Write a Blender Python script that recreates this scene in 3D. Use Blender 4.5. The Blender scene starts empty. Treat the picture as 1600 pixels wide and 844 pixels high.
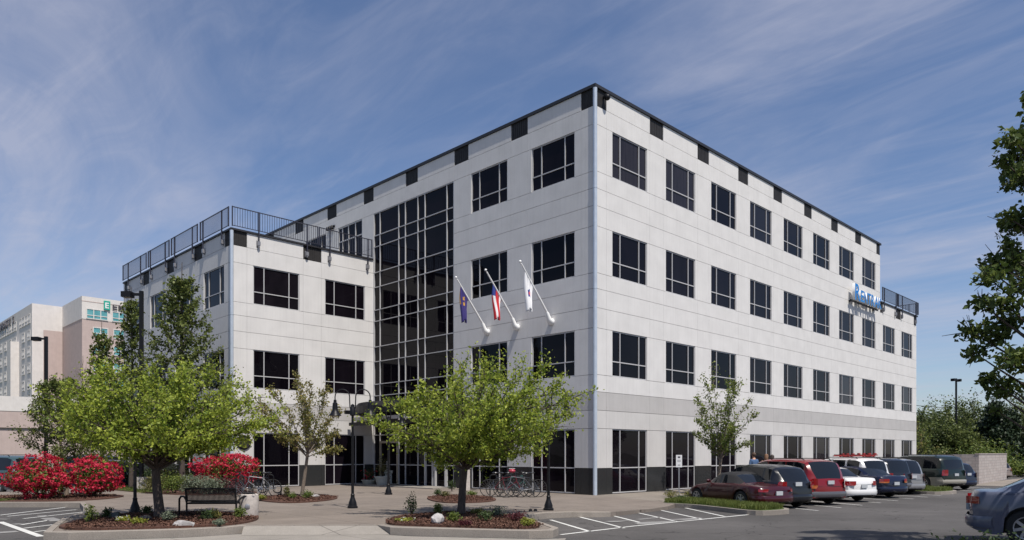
import bpy, bmesh, math, random
import numpy as np
from mathutils import Vector, Matrix

S = bpy.context.scene
COL = S.collection
R = math.radians
rng = np.random.default_rng(7)
random.seed(7)

# ------------------------------------------------------------------ camera, sky, sun
F, HZ, CAMH = 1146.0, 709.0, 1.7
cam_d = bpy.data.cameras.new('camera'); cam = bpy.data.objects.new('camera', cam_d); COL.objects.link(cam)
cam.location = (0, 0, CAMH); cam.rotation_euler = (R(90), 0, 0)
cam_d.sensor_width = 36; cam_d.lens = 36 * F / 1600; cam_d.shift_y = (HZ - 422) / 1600
cam_d.clip_end = 6000; S.camera = cam

SUN = Vector((0.268, -0.405, 0.0)); SUN.z = 0.874; SUN.normalize()
SUN_EL = math.asin(SUN.z)
w = bpy.data.worlds.new('World'); S.world = w; w.use_nodes = True
nt = w.node_tree; nt.nodes.clear()
def N(nt, t, **k):
    n = nt.nodes.new(t)
    for a, b in k.items():
        if a in n.inputs: n.inputs[a].default_value = b
        else: setattr(n, a, b)
    return n
sky = N(nt, 'ShaderNodeTexSky'); sky.sky_type = 'NISHITA'; sky.sun_disc = False
sky.sun_elevation = SUN_EL; sky.sun_rotation = math.atan2(SUN.x, SUN.y)
sky.air_density = 1.0; sky.dust_density = 0.6; sky.ozone_density = 2.0
L = nt.links.new
tc = N(nt, 'ShaderNodeTexCoord'); sep = N(nt, 'ShaderNodeSeparateXYZ'); L(tc.outputs['Generated'], sep.inputs[0])
zz = N(nt, 'ShaderNodeMath', operation='MAXIMUM'); L(sep.outputs[2], zz.inputs[0]); zz.inputs[1].default_value = 0.0
za = N(nt, 'ShaderNodeMath', operation='ADD'); L(zz.outputs[0], za.inputs[0]); za.inputs[1].default_value = 0.12
dx = N(nt, 'ShaderNodeMath', operation='DIVIDE'); dy = N(nt, 'ShaderNodeMath', operation='DIVIDE')
L(sep.outputs[0], dx.inputs[0]); L(za.outputs[0], dx.inputs[1]); L(sep.outputs[1], dy.inputs[0]); L(za.outputs[0], dy.inputs[1])
cmb = N(nt, 'ShaderNodeCombineXYZ'); L(dx.outputs[0], cmb.inputs[0]); L(dy.outputs[0], cmb.inputs[1])
def cloud(rot, sc, nscale, det, lo, hi, dist=0.6):
    m0 = N(nt, 'ShaderNodeMapping'); m0.inputs['Rotation'].default_value = (0, 0, R(rot)); L(cmb.outputs[0], m0.inputs[0])
    m = N(nt, 'ShaderNodeMapping'); m.inputs['Scale'].default_value = sc; L(m0.outputs[0], m.inputs[0])
    n = N(nt, 'ShaderNodeTexNoise'); n.inputs['Scale'].default_value = nscale; n.inputs['Detail'].default_value = det
    n.inputs['Roughness'].default_value = 0.6; n.inputs['Distortion'].default_value = dist
    L(m.outputs[0], n.inputs['Vector'])
    r = N(nt, 'ShaderNodeMapRange', interpolation_type='SMOOTHSTEP'); r.inputs['From Min'].default_value = lo; r.inputs['From Max'].default_value = hi
    L(n.outputs['Fac'], r.inputs['Value']); return r.outputs[0]
c1 = cloud(50, (0.42, 1.15, 1), 1.4, 11, 0.38, 0.74, 0.9)      # long cirrus bands
c2 = cloud(44, (0.9, 3.0, 1), 2.6, 10, 0.36, 0.85, 1.0)        # thin strands
c3 = cloud(30, (0.5, 0.7, 1), 0.8, 3, 0.34, 0.66, 0.2)         # where cloud is thick
mm = N(nt, 'ShaderNodeMath', operation='MULTIPLY'); L(c2, mm.inputs[0]); mm.inputs[1].default_value = 0.55
ad = N(nt, 'ShaderNodeMath', operation='ADD'); L(c1, ad.inputs[0]); L(mm.outputs[0], ad.inputs[1])
m3 = N(nt, 'ShaderNodeMath', operation='MULTIPLY_ADD'); L(c3, m3.inputs[0]); m3.inputs[1].default_value = 0.75; m3.inputs[2].default_value = 0.30
mu = N(nt, 'ShaderNodeMath', operation='MULTIPLY', use_clamp=True); L(ad.outputs[0], mu.inputs[0]); L(m3.outputs[0], mu.inputs[1])
mk = N(nt, 'ShaderNodeMath', operation='MULTIPLY'); L(mu.outputs[0], mk.inputs[0]); mk.inputs[1].default_value = 0.57
tint = N(nt, 'ShaderNodeMixRGB', blend_type='MULTIPLY'); tint.inputs[0].default_value = 1; L(sky.outputs[0], tint.inputs[1])
tint.inputs[2].default_value = (0.93, 0.95, 1.06, 1)
mix = N(nt, 'ShaderNodeMixRGB'); L(mk.outputs[0], mix.inputs[0]); L(tint.outputs[0], mix.inputs[1]); mix.inputs[2].default_value = (4.9, 5.0, 6.0, 1)
bg = N(nt, 'ShaderNodeBackground'); bg.inputs['Strength'].default_value = 0.087; L(mix.outputs[0], bg.inputs[0])
out = N(nt, 'ShaderNodeOutputWorld'); L(bg.outputs[0], out.inputs[0])

sd = bpy.data.lights.new('sun', 'SUN'); sd.energy = 4.1; sd.angle = R(0.53); sd.color = (1.0, 0.94, 0.85)
so = bpy.data.objects.new('sun', sd); COL.objects.link(so); so.rotation_euler = SUN.to_track_quat('Z', 'Y').to_euler()
S.view_settings.view_transform = 'Standard'; S.view_settings.look = 'None'
S.view_settings.exposure = 0.33; S.view_settings.gamma = 1.0; S.view_settings.use_curve_mapping = False
S.cycles.max_bounces = 6; S.cycles.transparent_max_bounces = 6; S.cycles.caustics_reflective = False

# ------------------------------------------------------------------ frames: the building's grid is turned 44.6 degrees
C0 = Vector((3.4, 30.0)); ANG = math.atan2(.7025, .7117)
U = Vector((math.cos(ANG), math.sin(ANG))); V = Vector((-U.y, U.x))
def W(u, v, z=0.0): p = C0 + U * u + V * v; return Vector((p.x, p.y, z))
def loc(x, y): q = Vector((x, y)) - C0; return q.dot(U), q.dot(V)
def clamp(a, lo, hi): return max(lo, min(hi, a))
def zp(u, v): return -0.035 * clamp(-v, 0, 4) * clamp((u + 8) / 5, 0, 1)
def zr(u, v): return -0.17 - 0.11 * clamp((u + 8) / 8, 0, 1) - 0.003 * clamp(u, 0, 40) + 0.15 * clamp((-v - 10) / 5, 0, 1) * clamp((u + 10) / 2, 0, 1)
def gp(px, py, f=None):
    """ground point seen at a pixel of the photo; f = height function of the surface"""
    f = f or zp; z = 0.0
    for _ in range(12):
        Y = F * (CAMH - z) / (py - HZ); X = (px - 800) * Y / F
        z = f(*loc(X, Y))
    return Vector((X, Y, z))
def dp(px, Y, z=0.0): return Vector(((px - 800) * Y / F, Y, z))

# ------------------------------------------------------------------ materials
M = {}
def mat(name, col, rough=0.7, metal=0.0, spec=0.5, noise=0.0, nscale=8.0, bump=0.0, bscale=60.0, col2=None, coat=0.0, ior=None, det=6, coords='Object', stretch=None):
    m = bpy.data.materials.new(name); m.use_nodes = True; t = m.node_tree; b = t.nodes['Principled BSDF']
    b.inputs['Base Color'].default_value = (*col, 1); b.inputs['Roughness'].default_value = rough
    b.inputs['Metallic'].default_value = metal; b.inputs['Specular IOR Level'].default_value = spec
    if ior: b.inputs['IOR'].default_value = ior
    if coat: b.inputs['Coat Weight'].default_value = coat; b.inputs['Coat Roughness'].default_value = 0.03
    if noise or bump:
        tcn = t.nodes.new('ShaderNodeTexCoord'); src = tcn.outputs[coords]
        if stretch:
            mp = t.nodes.new('ShaderNodeMapping'); mp.inputs['Scale'].default_value = stretch; t.links.new(src, mp.inputs[0]); src = mp.outputs[0]
    if noise:
        n = t.nodes.new('ShaderNodeTexNoise'); n.inputs['Scale'].default_value = nscale; n.inputs['Detail'].default_value = det; n.inputs['Roughness'].default_value = .65
        t.links.new(src, n.inputs['Vector'])
        r = t.nodes.new('ShaderNodeMapRange'); r.inputs['From Min'].default_value = .3; r.inputs['From Max'].default_value = .7
        t.links.new(n.outputs['Fac'], r.inputs['Value'])
        mx = t.nodes.new('ShaderNodeMixRGB'); t.links.new(r.outputs[0], mx.inputs[0])
        c2 = col2 or tuple(c * (1 - noise) for c in col)
        c1 = col if col2 else tuple(c * (1 + noise * .5) for c in col)
        mx.inputs[1].default_value = (*c1, 1); mx.inputs[2].default_value = (*c2, 1)
        t.links.new(mx.outputs[0], b.inputs['Base Color'])
    if bump:
        n2 = t.nodes.new('ShaderNodeTexNoise'); n2.inputs['Scale'].default_value = bscale; n2.inputs['Detail'].default_value = 4
        t.links.new(src, n2.inputs['Vector'])
        bp = t.nodes.new('ShaderNodeBump'); bp.inputs['Strength'].default_value = bump; bp.inputs['Distance'].default_value = .02
        t.links.new(n2.outputs['Fac'], bp.inputs['Height']); t.links.new(bp.outputs[0], b.inputs['Normal'])
    M[name] = m; return m

def wall_mat(name, col):
    """painted precast concrete: faint blotches, rain streaks with a shape of their own"""
    m = mat(name, col, .85, spec=.3); t = m.node_tree; b = t.nodes['Principled BSDF']
    tcn = t.nodes.new('ShaderNodeTexCoord')
    fac = None
    for sc, st, lo, hi, amt in ((1.2, (1, 1, 1), .35, .7, .07), (1.0, (9, 9, .35), .45, .75, .045), (30, (1, 1, 1), .3, .7, .04)):
        mp = t.nodes.new('ShaderNodeMapping'); mp.inputs['Scale'].default_value = st; t.links.new(tcn.outputs['Object'], mp.inputs[0])
        n = t.nodes.new('ShaderNodeTexNoise'); n.inputs['Scale'].default_value = sc; n.inputs['Detail'].default_value = 6; t.links.new(mp.outputs[0], n.inputs['Vector'])
        r = t.nodes.new('ShaderNodeMapRange'); r.inputs['From Min'].default_value = lo; r.inputs['From Max'].default_value = hi
        r.inputs['To Min'].default_value = 1.0; r.inputs['To Max'].default_value = 1 - amt * 1.3; t.links.new(n.outputs['Fac'], r.inputs['Value'])
        if fac is None: fac = r.outputs[0]
        else:
            mu = t.nodes.new('ShaderNodeMath'); mu.operation = 'MULTIPLY'; t.links.new(fac, mu.inputs[0]); t.links.new(r.outputs[0], mu.inputs[1]); fac = mu.outputs[0]
    mx = t.nodes.new('ShaderNodeVectorMath'); mx.operation = 'SCALE'; mx.inputs[0].default_value = col; t.links.new(fac, mx.inputs['Scale'])
    t.links.new(mx.outputs[0], b.inputs['Base Color'])
    return m
wall_mat('white_panel', (.70, .685, .67)); wall_mat('grey_panel', (.49, .475, .465)); wall_mat('pale_panel', (.59, .575, .56))
mat('joint', (.24, .235, .23), .9); mat('granite', (.035, .036, .037), .16, spec=.35, noise=.5, nscale=90, det=2)
mat('black_metal_panel', (.032, .030, .030), .6, spec=.25, noise=.3, nscale=3); mat('black_metal', (.008, .008, .010), .42, spec=.25)
mat('cap_metal', (.02, .02, .024), .5); mat('glass', (.007, .005, .009), .02, spec=.42, ior=1.5)
def glassmat(name, lo, hi, spec, ior, streak=False):
    m = mat(name, lo, .02, spec=spec, ior=ior); t = m.node_tree; b = t.nodes['Principled BSDF']
    oi = t.nodes.new('ShaderNodeObjectInfo'); tcn = t.nodes.new('ShaderNodeTexCoord'); mp = t.nodes.new('ShaderNodeMapping'); mp.inputs['Scale'].default_value = (14, 14, .5) if streak else (.8, .8, .5)
    t.links.new(tcn.outputs['Object'], mp.inputs[0]); t.links.new(oi.outputs['Random'], mp.inputs['Location'])
    n = t.nodes.new('ShaderNodeTexNoise'); n.inputs['Scale'].default_value = 1.5; n.inputs['Detail'].default_value = 2; t.links.new(mp.outputs[0], n.inputs['Vector'])
    mu = t.nodes.new('ShaderNodeMath'); mu.operation = 'MULTIPLY'; t.links.new(oi.outputs['Random'], mu.inputs[0]); t.links.new(n.outputs['Fac'], mu.inputs[1])
    mx = t.nodes.new('ShaderNodeMixRGB'); mx.inputs[1].default_value = (*lo, 1); mx.inputs[2].default_value = (*hi, 1); t.links.new(mu.outputs[0], mx.inputs[0]); t.links.new(mx.outputs[0], b.inputs['Base Color'])
    n2 = t.nodes.new('ShaderNodeTexNoise'); n2.inputs['Scale'].default_value = .9; t.links.new(tcn.outputs['Object'], n2.inputs['Vector'])
    bp = t.nodes.new('ShaderNodeBump'); bp.inputs['Strength'].default_value = .12; bp.inputs['Distance'].default_value = .03; t.links.new(n2.outputs['Fac'], bp.inputs['Height']); t.links.new(bp.outputs[0], b.inputs['Normal'])
glassmat('glass', (.002, .0015, .003), (.016, .012, .017), .13, 1.5); glassmat('glass_blinds', (.008, .007, .010), (.055, .048, .056), .20, 1.5, True)
mat('alu', (.47, .465, .47), .45, metal=.0); mat('column_steel', (.50, .56, .64), .35, metal=.2, noise=.12, nscale=3)
mat('tan_frame', (.42, .37, .30), .5); mat('roof_gravel', (.3, .3, .29), .95)
mat('rail_metal', (.03, .03, .045), .4); mat('bracket_metal', (.30, .30, .32), .45, metal=.5)
def concrete(name, col, joint=None, size=1.5):
    m = mat(name, col, .9, spec=.25); t = m.node_tree; b = t.nodes['Principled BSDF']
    tcn = t.nodes.new('ShaderNodeTexCoord'); mp = t.nodes.new('ShaderNodeMapping'); mp.inputs['Rotation'].default_value = (0, 0, -ANG)
    t.links.new(tcn.outputs['Object'], mp.inputs[0])
    a = t.nodes.new('ShaderNodeTexNoise'); a.inputs['Scale'].default_value = .55; a.inputs['Detail'].default_value = 8; a.inputs['Roughness'].default_value = .7; t.links.new(mp.outputs[0], a.inputs['Vector'])
    g = t.nodes.new('ShaderNodeTexNoise'); g.inputs['Scale'].default_value = 55; g.inputs['Detail'].default_value = 3; t.links.new(mp.outputs[0], g.inputs['Vector'])
    def ramp(src, lo, hi, t0, t1):
        r = t.nodes.new('ShaderNodeMapRange'); r.inputs['From Min'].default_value = lo; r.inputs['From Max'].default_value = hi
        r.inputs['To Min'].default_value = t0; r.inputs['To Max'].default_value = t1; t.links.new(src, r.inputs['Value']); return r.outputs[0]
    f1 = ramp(a.outputs['Fac'], .3, .7, .78, 1.12); f2 = ramp(g.outputs['Fac'], .3, .7, .82, 1.18)
    mu = t.nodes.new('ShaderNodeMath'); mu.operation = 'MULTIPLY'; t.links.new(f1, mu.inputs[0]); t.links.new(f2, mu.inputs[1]); fac = mu.outputs[0]
    if name == 'asphalt':
        pn = t.nodes.new('ShaderNodeTexNoise'); pn.inputs['Scale'].default_value = .13; pn.inputs['Detail'].default_value = 5; t.links.new(mp.outputs[0], pn.inputs['Vector']); f3 = ramp(pn.outputs['Fac'], .35, .65, .80, 1.18)
        wn = t.nodes.new('ShaderNodeTexNoise'); wn.inputs['Scale'].default_value = 1.2; t.links.new(mp.outputs[0], wn.inputs['Vector']); ws = t.nodes.new('ShaderNodeVectorMath'); ws.operation = 'MULTIPLY_ADD'; ws.inputs[1].default_value = (1.4, 1.4, 1.4); t.links.new(wn.outputs['Color'], ws.inputs[0]); t.links.new(mp.outputs[0], ws.inputs[2])
        vo = t.nodes.new('ShaderNodeTexVoronoi'); vo.feature = 'DISTANCE_TO_EDGE'; vo.inputs['Scale'].default_value = .22; t.links.new(ws.outputs[0], vo.inputs['Vector']); f4 = ramp(vo.outputs['Distance'], .001, .006, .45, 1.0)
        for q in (f3, f4): m5 = t.nodes.new('ShaderNodeMath'); m5.operation = 'MULTIPLY'; t.links.new(fac, m5.inputs[0]); t.links.new(q, m5.inputs[1]); fac = m5.outputs[0]
    if joint:
        br = t.nodes.new('ShaderNodeTexBrick'); br.offset = 0; br.inputs['Scale'].default_value = 1.0; br.inputs['Brick Width'].default_value = size; br.inputs['Row Height'].default_value = size
        br.inputs['Mortar Size'].default_value = .012; br.inputs['Color1'].default_value = (1, 1, 1, 1); br.inputs['Color2'].default_value = (.88, .88, .88, 1); br.inputs['Mortar'].default_value = (.45, .45, .45, 1)
        t.links.new(mp.outputs[0], br.inputs['Vector'])
        m2 = t.nodes.new('ShaderNodeMath'); m2.operation = 'MULTIPLY'; t.links.new(fac, m2.inputs[0]); t.links.new(br.outputs['Color'], m2.inputs[1]); fac = m2.outputs[0]
    mx = t.nodes.new('ShaderNodeVectorMath'); mx.operation = 'SCALE'; mx.inputs[0].default_value = col; t.links.new(fac, mx.inputs['Scale']); t.links.new(mx.outputs[0], b.inputs['Base Color'])
    bp = t.nodes.new('ShaderNodeBump'); bp.inputs['Strength'].default_value = .35; bp.inputs['Distance'].default_value = .01; t.links.new(g.outputs['Fac'], bp.inputs['Height']); t.links.new(bp.outputs[0], b.inputs['Normal'])
    return m
concrete('plaza', (.215, .183, .158), True, 2.0); concrete('sidewalk', (.25, .22, .19), True, 1.6); concrete('kerb', (.27, .24, .21)); concrete('apron', (.30, .275, .245), True, 3.0)
concrete('asphalt', (.088, .083, .081)); concrete('far_ground', (.10, .11, .06)); concrete('worn_paint', (.60, .60, .58)); concrete('faded_paint', (.26, .255, .25))
mat('mulch', (.15, .068, .045), 1, noise=.75, nscale=28, bump=1, bscale=60, col2=(.03, .014, .010)); mat('soil_grass', (.07, .11, .025), 1, noise=.5, nscale=20, bump=1)
mat('bark', (.085, .065, .055), .95, noise=.5, nscale=14, bump=.8, bscale=30, stretch=(3, 3, .6)); mat('bark_pale', (.20, .16, .125), .9, noise=.45, nscale=12, bump=.6, stretch=(3, 3, .6))
mat('rock', (.42, .40, .39), .9, noise=.4, nscale=5, bump=1, bscale=12)
mat('white_concrete', (.50, .455, .42), .85, noise=.25, nscale=9); mat('white_paint', (.78, .78, .78), .4); mat('planter_white', (.42, .43, .40), .6, noise=.15, nscale=10)
mat('white_gloss', (.85, .85, .85), .25, coat=.3)
def leafmat(name, a, b, tr=.35, rough=.55):
    m = bpy.data.materials.new(name); m.use_nodes = True; t = m.node_tree; t.nodes.clear()
    at = t.nodes.new('ShaderNodeAttribute'); at.attribute_name = 'tint'
    mx = t.nodes.new('ShaderNodeMixRGB'); mx.inputs[1].default_value = (*a, 1); mx.inputs[2].default_value = (*b, 1); t.links.new(at.outputs['Fac'], mx.inputs[0])
    p = t.nodes.new('ShaderNodeBsdfPrincipled'); p.inputs['Roughness'].default_value = rough; p.inputs['Specular IOR Level'].default_value = .35; t.links.new(mx.outputs[0], p.inputs['Base Color'])
    tr_ = t.nodes.new('ShaderNodeBsdfTranslucent'); t.links.new(mx.outputs[0], tr_.inputs['Color'])
    ms = t.nodes.new('ShaderNodeMixShader'); ms.inputs[0].default_value = tr; t.links.new(p.outputs[0], ms.inputs[1]); t.links.new(tr_.outputs[0], ms.inputs[2])
    o = t.nodes.new('ShaderNodeOutputMaterial'); t.links.new(ms.outputs[0], o.inputs[0]); M[name] = m; return m
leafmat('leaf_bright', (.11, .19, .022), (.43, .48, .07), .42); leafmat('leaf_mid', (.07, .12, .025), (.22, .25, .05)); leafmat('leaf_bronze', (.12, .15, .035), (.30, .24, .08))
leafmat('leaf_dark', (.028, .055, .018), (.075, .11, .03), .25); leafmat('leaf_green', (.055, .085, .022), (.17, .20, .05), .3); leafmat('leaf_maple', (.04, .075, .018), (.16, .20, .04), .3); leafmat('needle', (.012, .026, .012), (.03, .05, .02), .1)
leafmat('leaf_far', (.025, .045, .012), (.085, .11, .025), .2); leafmat('petal', (.38, .007, .030), (.66, .045, .095), .25, .6); leafmat('grass_blade', (.07, .11, .02), (.18, .20, .05), .3)
leafmat('leaf_olive', (.09, .10, .03), (.22, .20, .08)); leafmat('leaf_lime', (.18, .22, .03), (.36, .34, .06)); leafmat('leaf_purple', (.06, .015, .02), (.16, .04, .05)); leafmat('leaf_grey', (.12, .15, .10), (.25, .28, .20))
leafmat('petal_white', (.55, .55, .5), (.8, .8, .75), .2)

# ------------------------------------------------------------------ helpers
def link(name, me, m=None, parent=None):
    o = bpy.data.objects.new(name, me); COL.objects.link(o)
    if m is not None:
        for x in (m if isinstance(m, (list, tuple)) else [m]): me.materials.append(M[x] if isinstance(x, str) else x)
    if parent is not None: o.parent = parent
    return o
def tag(o, label=None, cat=None, group=None, kind=None):
    if label: o['label'] = label
    if cat: o['category'] = cat
    if group: o['group'] = group
    if kind: o['kind'] = kind
    return o
def empty(name, p=(0, 0, 0), rz=0.0, label=None, cat=None, group=None):
    o = bpy.data.objects.new(name, None); COL.objects.link(o); o.location = p; o.rotation_euler = (0, 0, rz); o.empty_display_size = .2
    return tag(o, label, cat, group)
def copy_tree(o, parent=None):
    c = o.copy(); COL.objects.link(c); c.parent = parent
    for ch in list(o.children): copy_tree(ch, c)
    return c

class MB:
    """collects vertices and faces with a material index"""
    def __init__(s): s.v = []; s.f = []; s.m = []
    def add(s, vs, fs, mi=0):
        n = len(s.v); s.v += [tuple(x) for x in vs]; s.f += [tuple(i + n for i in f) for f in fs]; s.m += [mi] * len(fs); return s
    def box(s, x0, x1, y0, y1, z0, z1, mi=0, mt=None):
        vs = [Vector((x, y, z)) for z in (z0, z1) for x, y in ((x0, y0), (x1, y0), (x1, y1), (x0, y1))]
        if mt is not None: vs = [mt @ p for p in vs]
        return s.add(vs, [(0, 3, 2, 1), (4, 5, 6, 7), (0, 1, 5, 4), (1, 2, 6, 5), (2, 3, 7, 6), (3, 0, 4, 7)], mi)
    def ring_tube(s, pts, rad, n=8, mi=0, cap=True):
        pts = [Vector(p) for p in pts]
        if not hasattr(rad, '__len__'): rad = [rad] * len(pts)
        up = Vector((0, 0, 1)); rings = []
        prev = None
        for i, p in enumerate(pts):
            d = (pts[min(i + 1, len(pts) - 1)] - pts[max(i - 1, 0)])
            if d.length < 1e-9: d = Vector((0, 0, 1))
            d.normalize()
            if prev is None:
                a = d.cross(up) if abs(d.z) < .95 else d.cross(Vector((1, 0, 0)))
            else: a = prev - d * prev.dot(d)
            if a.length < 1e-6: a = d.orthogonal()
            a.normalize(); prev = a; b = d.cross(a)
            rings.append([p + (a * math.cos(2 * math.pi * k / n) + b * math.sin(2 * math.pi * k / n)) * rad[i] for k in range(n)])
        vs = [q for r in rings for q in r]; fs = []
        for i in range(len(pts) - 1):
            for k in range(n):
                fs.append((i * n + k, i * n + (k + 1) % n, (i + 1) * n + (k + 1) % n, (i + 1) * n + k))
        if cap: fs += [tuple(range(n - 1, -1, -1)), tuple(range((len(pts) - 1) * n, len(pts) * n))]
        return s.add(vs, fs, mi)
    def lathe(s, prof, n=20, c=(0, 0, 0), mi=0, axis='z'):
        vs = []; fs = []
        for r, z in prof:
            for k in range(n):
                a = 2 * math.pi * k / n
                q = (r * math.cos(a), r * math.sin(a), z)
                if axis == 'y': q = (q[0], q[2], q[1])
                if axis == 'x': q = (q[2], q[0], q[1])
                vs.append((q[0] + c[0], q[1] + c[1], q[2] + c[2]))
        for i in range(len(prof) - 1):
            for k in range(n): fs.append((i * n + k, i * n + (k + 1) % n, (i + 1) * n + (k + 1) % n, (i + 1) * n + k))
        return s.add(vs, fs, mi)
    def sphere(s, c, r, n=12, mi=0, sc=(1, 1, 1)):
        prof = [(max(1e-4, math.sin(math.pi * i / n)) * r, -math.cos(math.pi * i / n) * r) for i in range(n + 1)]
        k = len(s.v); s.lathe(prof, n * 2, (0, 0, 0), mi)
        for i in range(k, len(s.v)): s.v[i] = (s.v[i][0] * sc[0] + c[0], s.v[i][1] * sc[1] + c[1], s.v[i][2] * sc[2] + c[2])
        return s
    def mesh(s, name, smooth=False, angle=None):
        me = bpy.data.meshes.new(name); me.from_pydata(s.v, [], s.f)
        me.polygons.foreach_set('material_index', s.m)
        if smooth: me.polygons.foreach_set('use_smooth', [True] * len(s.f))
        me.update()
        if smooth and angle: me.set_sharp_from_angle(angle=R(angle))
        return me
    def build(s, name, m, parent=None, smooth=False, angle=35):
        return link(name, s.mesh(name, smooth, angle), m, parent)

def sheet(name, pts, f, m, off=0.0, thick=0.0, kind='structure', cuts=True):
    """a ground polygon in the building's grid, draped on the height function f, with a solid rim when thick"""
    bm = bmesh.new(); vs = [bm.verts.new((u, v, 0)) for u, v in pts]; face = bm.faces.new(vs)
    if face.normal.z < 0: bmesh.ops.reverse_faces(bm, faces=[face])
    us = [p[0] for p in pts]; v_ = [p[1] for p in pts]
    if cuts:
        for c in [-10, -8, -7, -6, -5, -4, -3, -1.5, 0, 10, 20, 30, 40]:
            if min(us) < c < max(us): bmesh.ops.bisect_plane(bm, geom=bm.verts[:] + bm.edges[:] + bm.faces[:], plane_co=(c, 0, 0), plane_no=(1, 0, 0))
        for c in [-15, -10, -4, -2, 0]:
            if min(v_) < c < max(v_): bmesh.ops.bisect_plane(bm, geom=bm.verts[:] + bm.edges[:] + bm.faces[:], plane_co=(0, c, 0), plane_no=(0, 1, 0))
    if thick:
        r = bmesh.ops.extrude_face_region(bm, geom=bm.faces[:])
        tops = [e for e in r['geom'] if isinstance(e, bmesh.types.BMVert)]; ts = set(tops)
        for x in bm.verts: x.co.z = f(x.co.x, x.co.y) + off - (0 if x in ts else thick)
    else:
        for x in bm.verts: x.co.z = f(x.co.x, x.co.y) + off
    for x in bm.verts: p = W(x.co.x, x.co.y); x.co.x, x.co.y = p.x, p.y
    bmesh.ops.triangulate(bm, faces=bm.faces[:])
    bmesh.ops.recalc_face_normals(bm, faces=bm.faces[:])
    if not thick:
        for fc in bm.faces:
            if fc.normal.z < 0: fc.normal_flip()
    me = bpy.data.meshes.new(name); bm.to_mesh(me); bm.free()
    o = link(name, me, m)
    if kind: o['kind'] = kind
    return o
def smooth_poly(pts, it=2):
    for _ in range(it):
        q = []
        for i in range(len(pts)):
            a, b = pts[i], pts[(i + 1) % len(pts)]
            q += [(a[0] * .75 + b[0] * .25, a[1] * .75 + b[1] * .25), (a[0] * .25 + b[0] * .75, a[1] * .25 + b[1] * .75)]
        pts = q
    return pts
def inset(pts, d):
    """shrink a polygon towards its inside"""
    n = len(pts); A = sum(pts[i][0] * pts[(i + 1) % n][1] - pts[(i + 1) % n][0] * pts[i][1] for i in range(n)); sg = 1 if A > 0 else -1
    out = []
    for i in range(n):
        p0, p1, p2 = Vector(pts[i - 1]), Vector(pts[i]), Vector(pts[(i + 1) % n])
        a = (p1 - p0).normalized(); b = (p2 - p1).normalized()
        nn = (Vector((-a.y, a.x)) + Vector((-b.y, b.x))) * sg
        if nn.length < 1e-6: nn = Vector((-a.y, a.x)) * sg
        nn.normalize(); k = max(.5, nn.dot(Vector((-a.y, a.x)) * sg))
        q = p1 + nn * d / k; out.append((q.x, q.y))
    return out

# ------------------------------------------------------------------ ground
def gl(px, py, f=None): p = gp(px, py, f); return loc(p.x, p.y)
g = MB(); g.add([(-3000, -300, -.62), (3000, -300, -.62), (3000, 4000, -.62), (-3000, 4000, -.62)], [(0, 1, 2, 3)]); tag(g.build('ground', 'far_ground'), kind='structure')
sheet('parking_lot', [(-90, -60), (90, -60), (90, 75), (-90, 75)], zr, 'asphalt')
# plaza and pavement round the building, one slab with a kerb face
plaza_pts = [(-60, 13.5), (-19.3, 12.2), (-17.0, 10.6), (-16.3, 9.6), (-16.8, 7.2), (-17.4, 4.9), (-18.3, 3.2), (-19.0, 1.2), (-19.55, -.55), (-19.2, -1.0),
             (-17.2, -2.1), (-16.3, -2.3), (-15.8, -2.2), (-13.5, -4.3), (-13.6, -4.95), (-13.3, -5.5), (-11.9, -7.75), (-11.4, -8.0), (-10.95, -7.75),
             (-10.2, -6.5), (-9.3, -5.0), (-8.6, -4.75), (-7.9, -4.6), (-7.0, -4.75), (-6.5, -5.1), (-5.9, -5.35), (-1.6, -4.55), (-.3, -4.0), (.2, -3.15), (1.5, -3.0), (42.5, -3.0), (44, -1), (44, 75), (-8.15, 75), (-8.15, 45), (-60, 45)]
plaza_pts = [(-60, 16.5), (-21.5, 16.5), (-19.5, 13.0)] + plaza_pts[2:35] + [(-13.2, 45), (-13.2, 40), (-13.6, 24), (-15.5, 20.5), (-21.5, 18.5), (-60, 18.5)]
sheet('pavement', plaza_pts, zp, 'plaza', thick=.5)
sheet('pavement', [(0, -3.0 + .15), (42.4, -2.85), (42.4, -.0), (0, 0)], zp, 'sidewalk', off=.004)
def kerb_line(pts, w=.15, h=.012, f=None, name='kerb'):
    """a kerb stone along a line, proud of the slab; its outer face hangs down to the road"""
    f = f or zp; m = MB(); n = len(pts); P = [Vector(p) for p in pts]; vs = []
    for i in range(n):
        d = (P[min(i + 1, n - 1)] - P[max(i - 1, 0)]).normalized(); nn = Vector((-d.y, d.x))
        a = P[i] - nn * .012; b = P[i] + nn * w
        za = f(*a)
        vs += [W(a.x, a.y, za - .45), W(a.x, a.y, za + h - .012), W(a.x + nn.x * .015, a.y + nn.y * .015, za + h), W(b.x, b.y, za + h), W(b.x, b.y, za - .45)]
    fs = []
    for i in range(n - 1):
        for k in range(4): fs.append((i * 5 + k, i * 5 + k + 1, i * 5 + 6 + k, i * 5 + 5 + k))
    fs += [(0, 1, 2, 3, 4), tuple(reversed([(n - 1) * 5 + k for k in range(5)]))]
    m.add(vs, fs); o = m.build(name, 'kerb'); o['kind'] = 'structure'; return o
def refine(pts, step=.4, it=2):
    for _ in range(it):
        q = [pts[0]]
        for i in range(len(pts) - 1):
            a, b = pts[i], pts[i + 1]
            q += [(a[0] * .75 + b[0] * .25, a[1] * .75 + b[1] * .25), (a[0] * .25 + b[0] * .75, a[1] * .25 + b[1] * .75)]
        q.append(pts[-1]); pts = q
    return pts
kerb_line(plaza_pts[2:14])
kerb_line(plaza_pts[14:27])
kerb_line([(-.3, -4.0), (.2, -3.15), (1.5, -3.0), (42.5, -3.0)])
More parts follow.
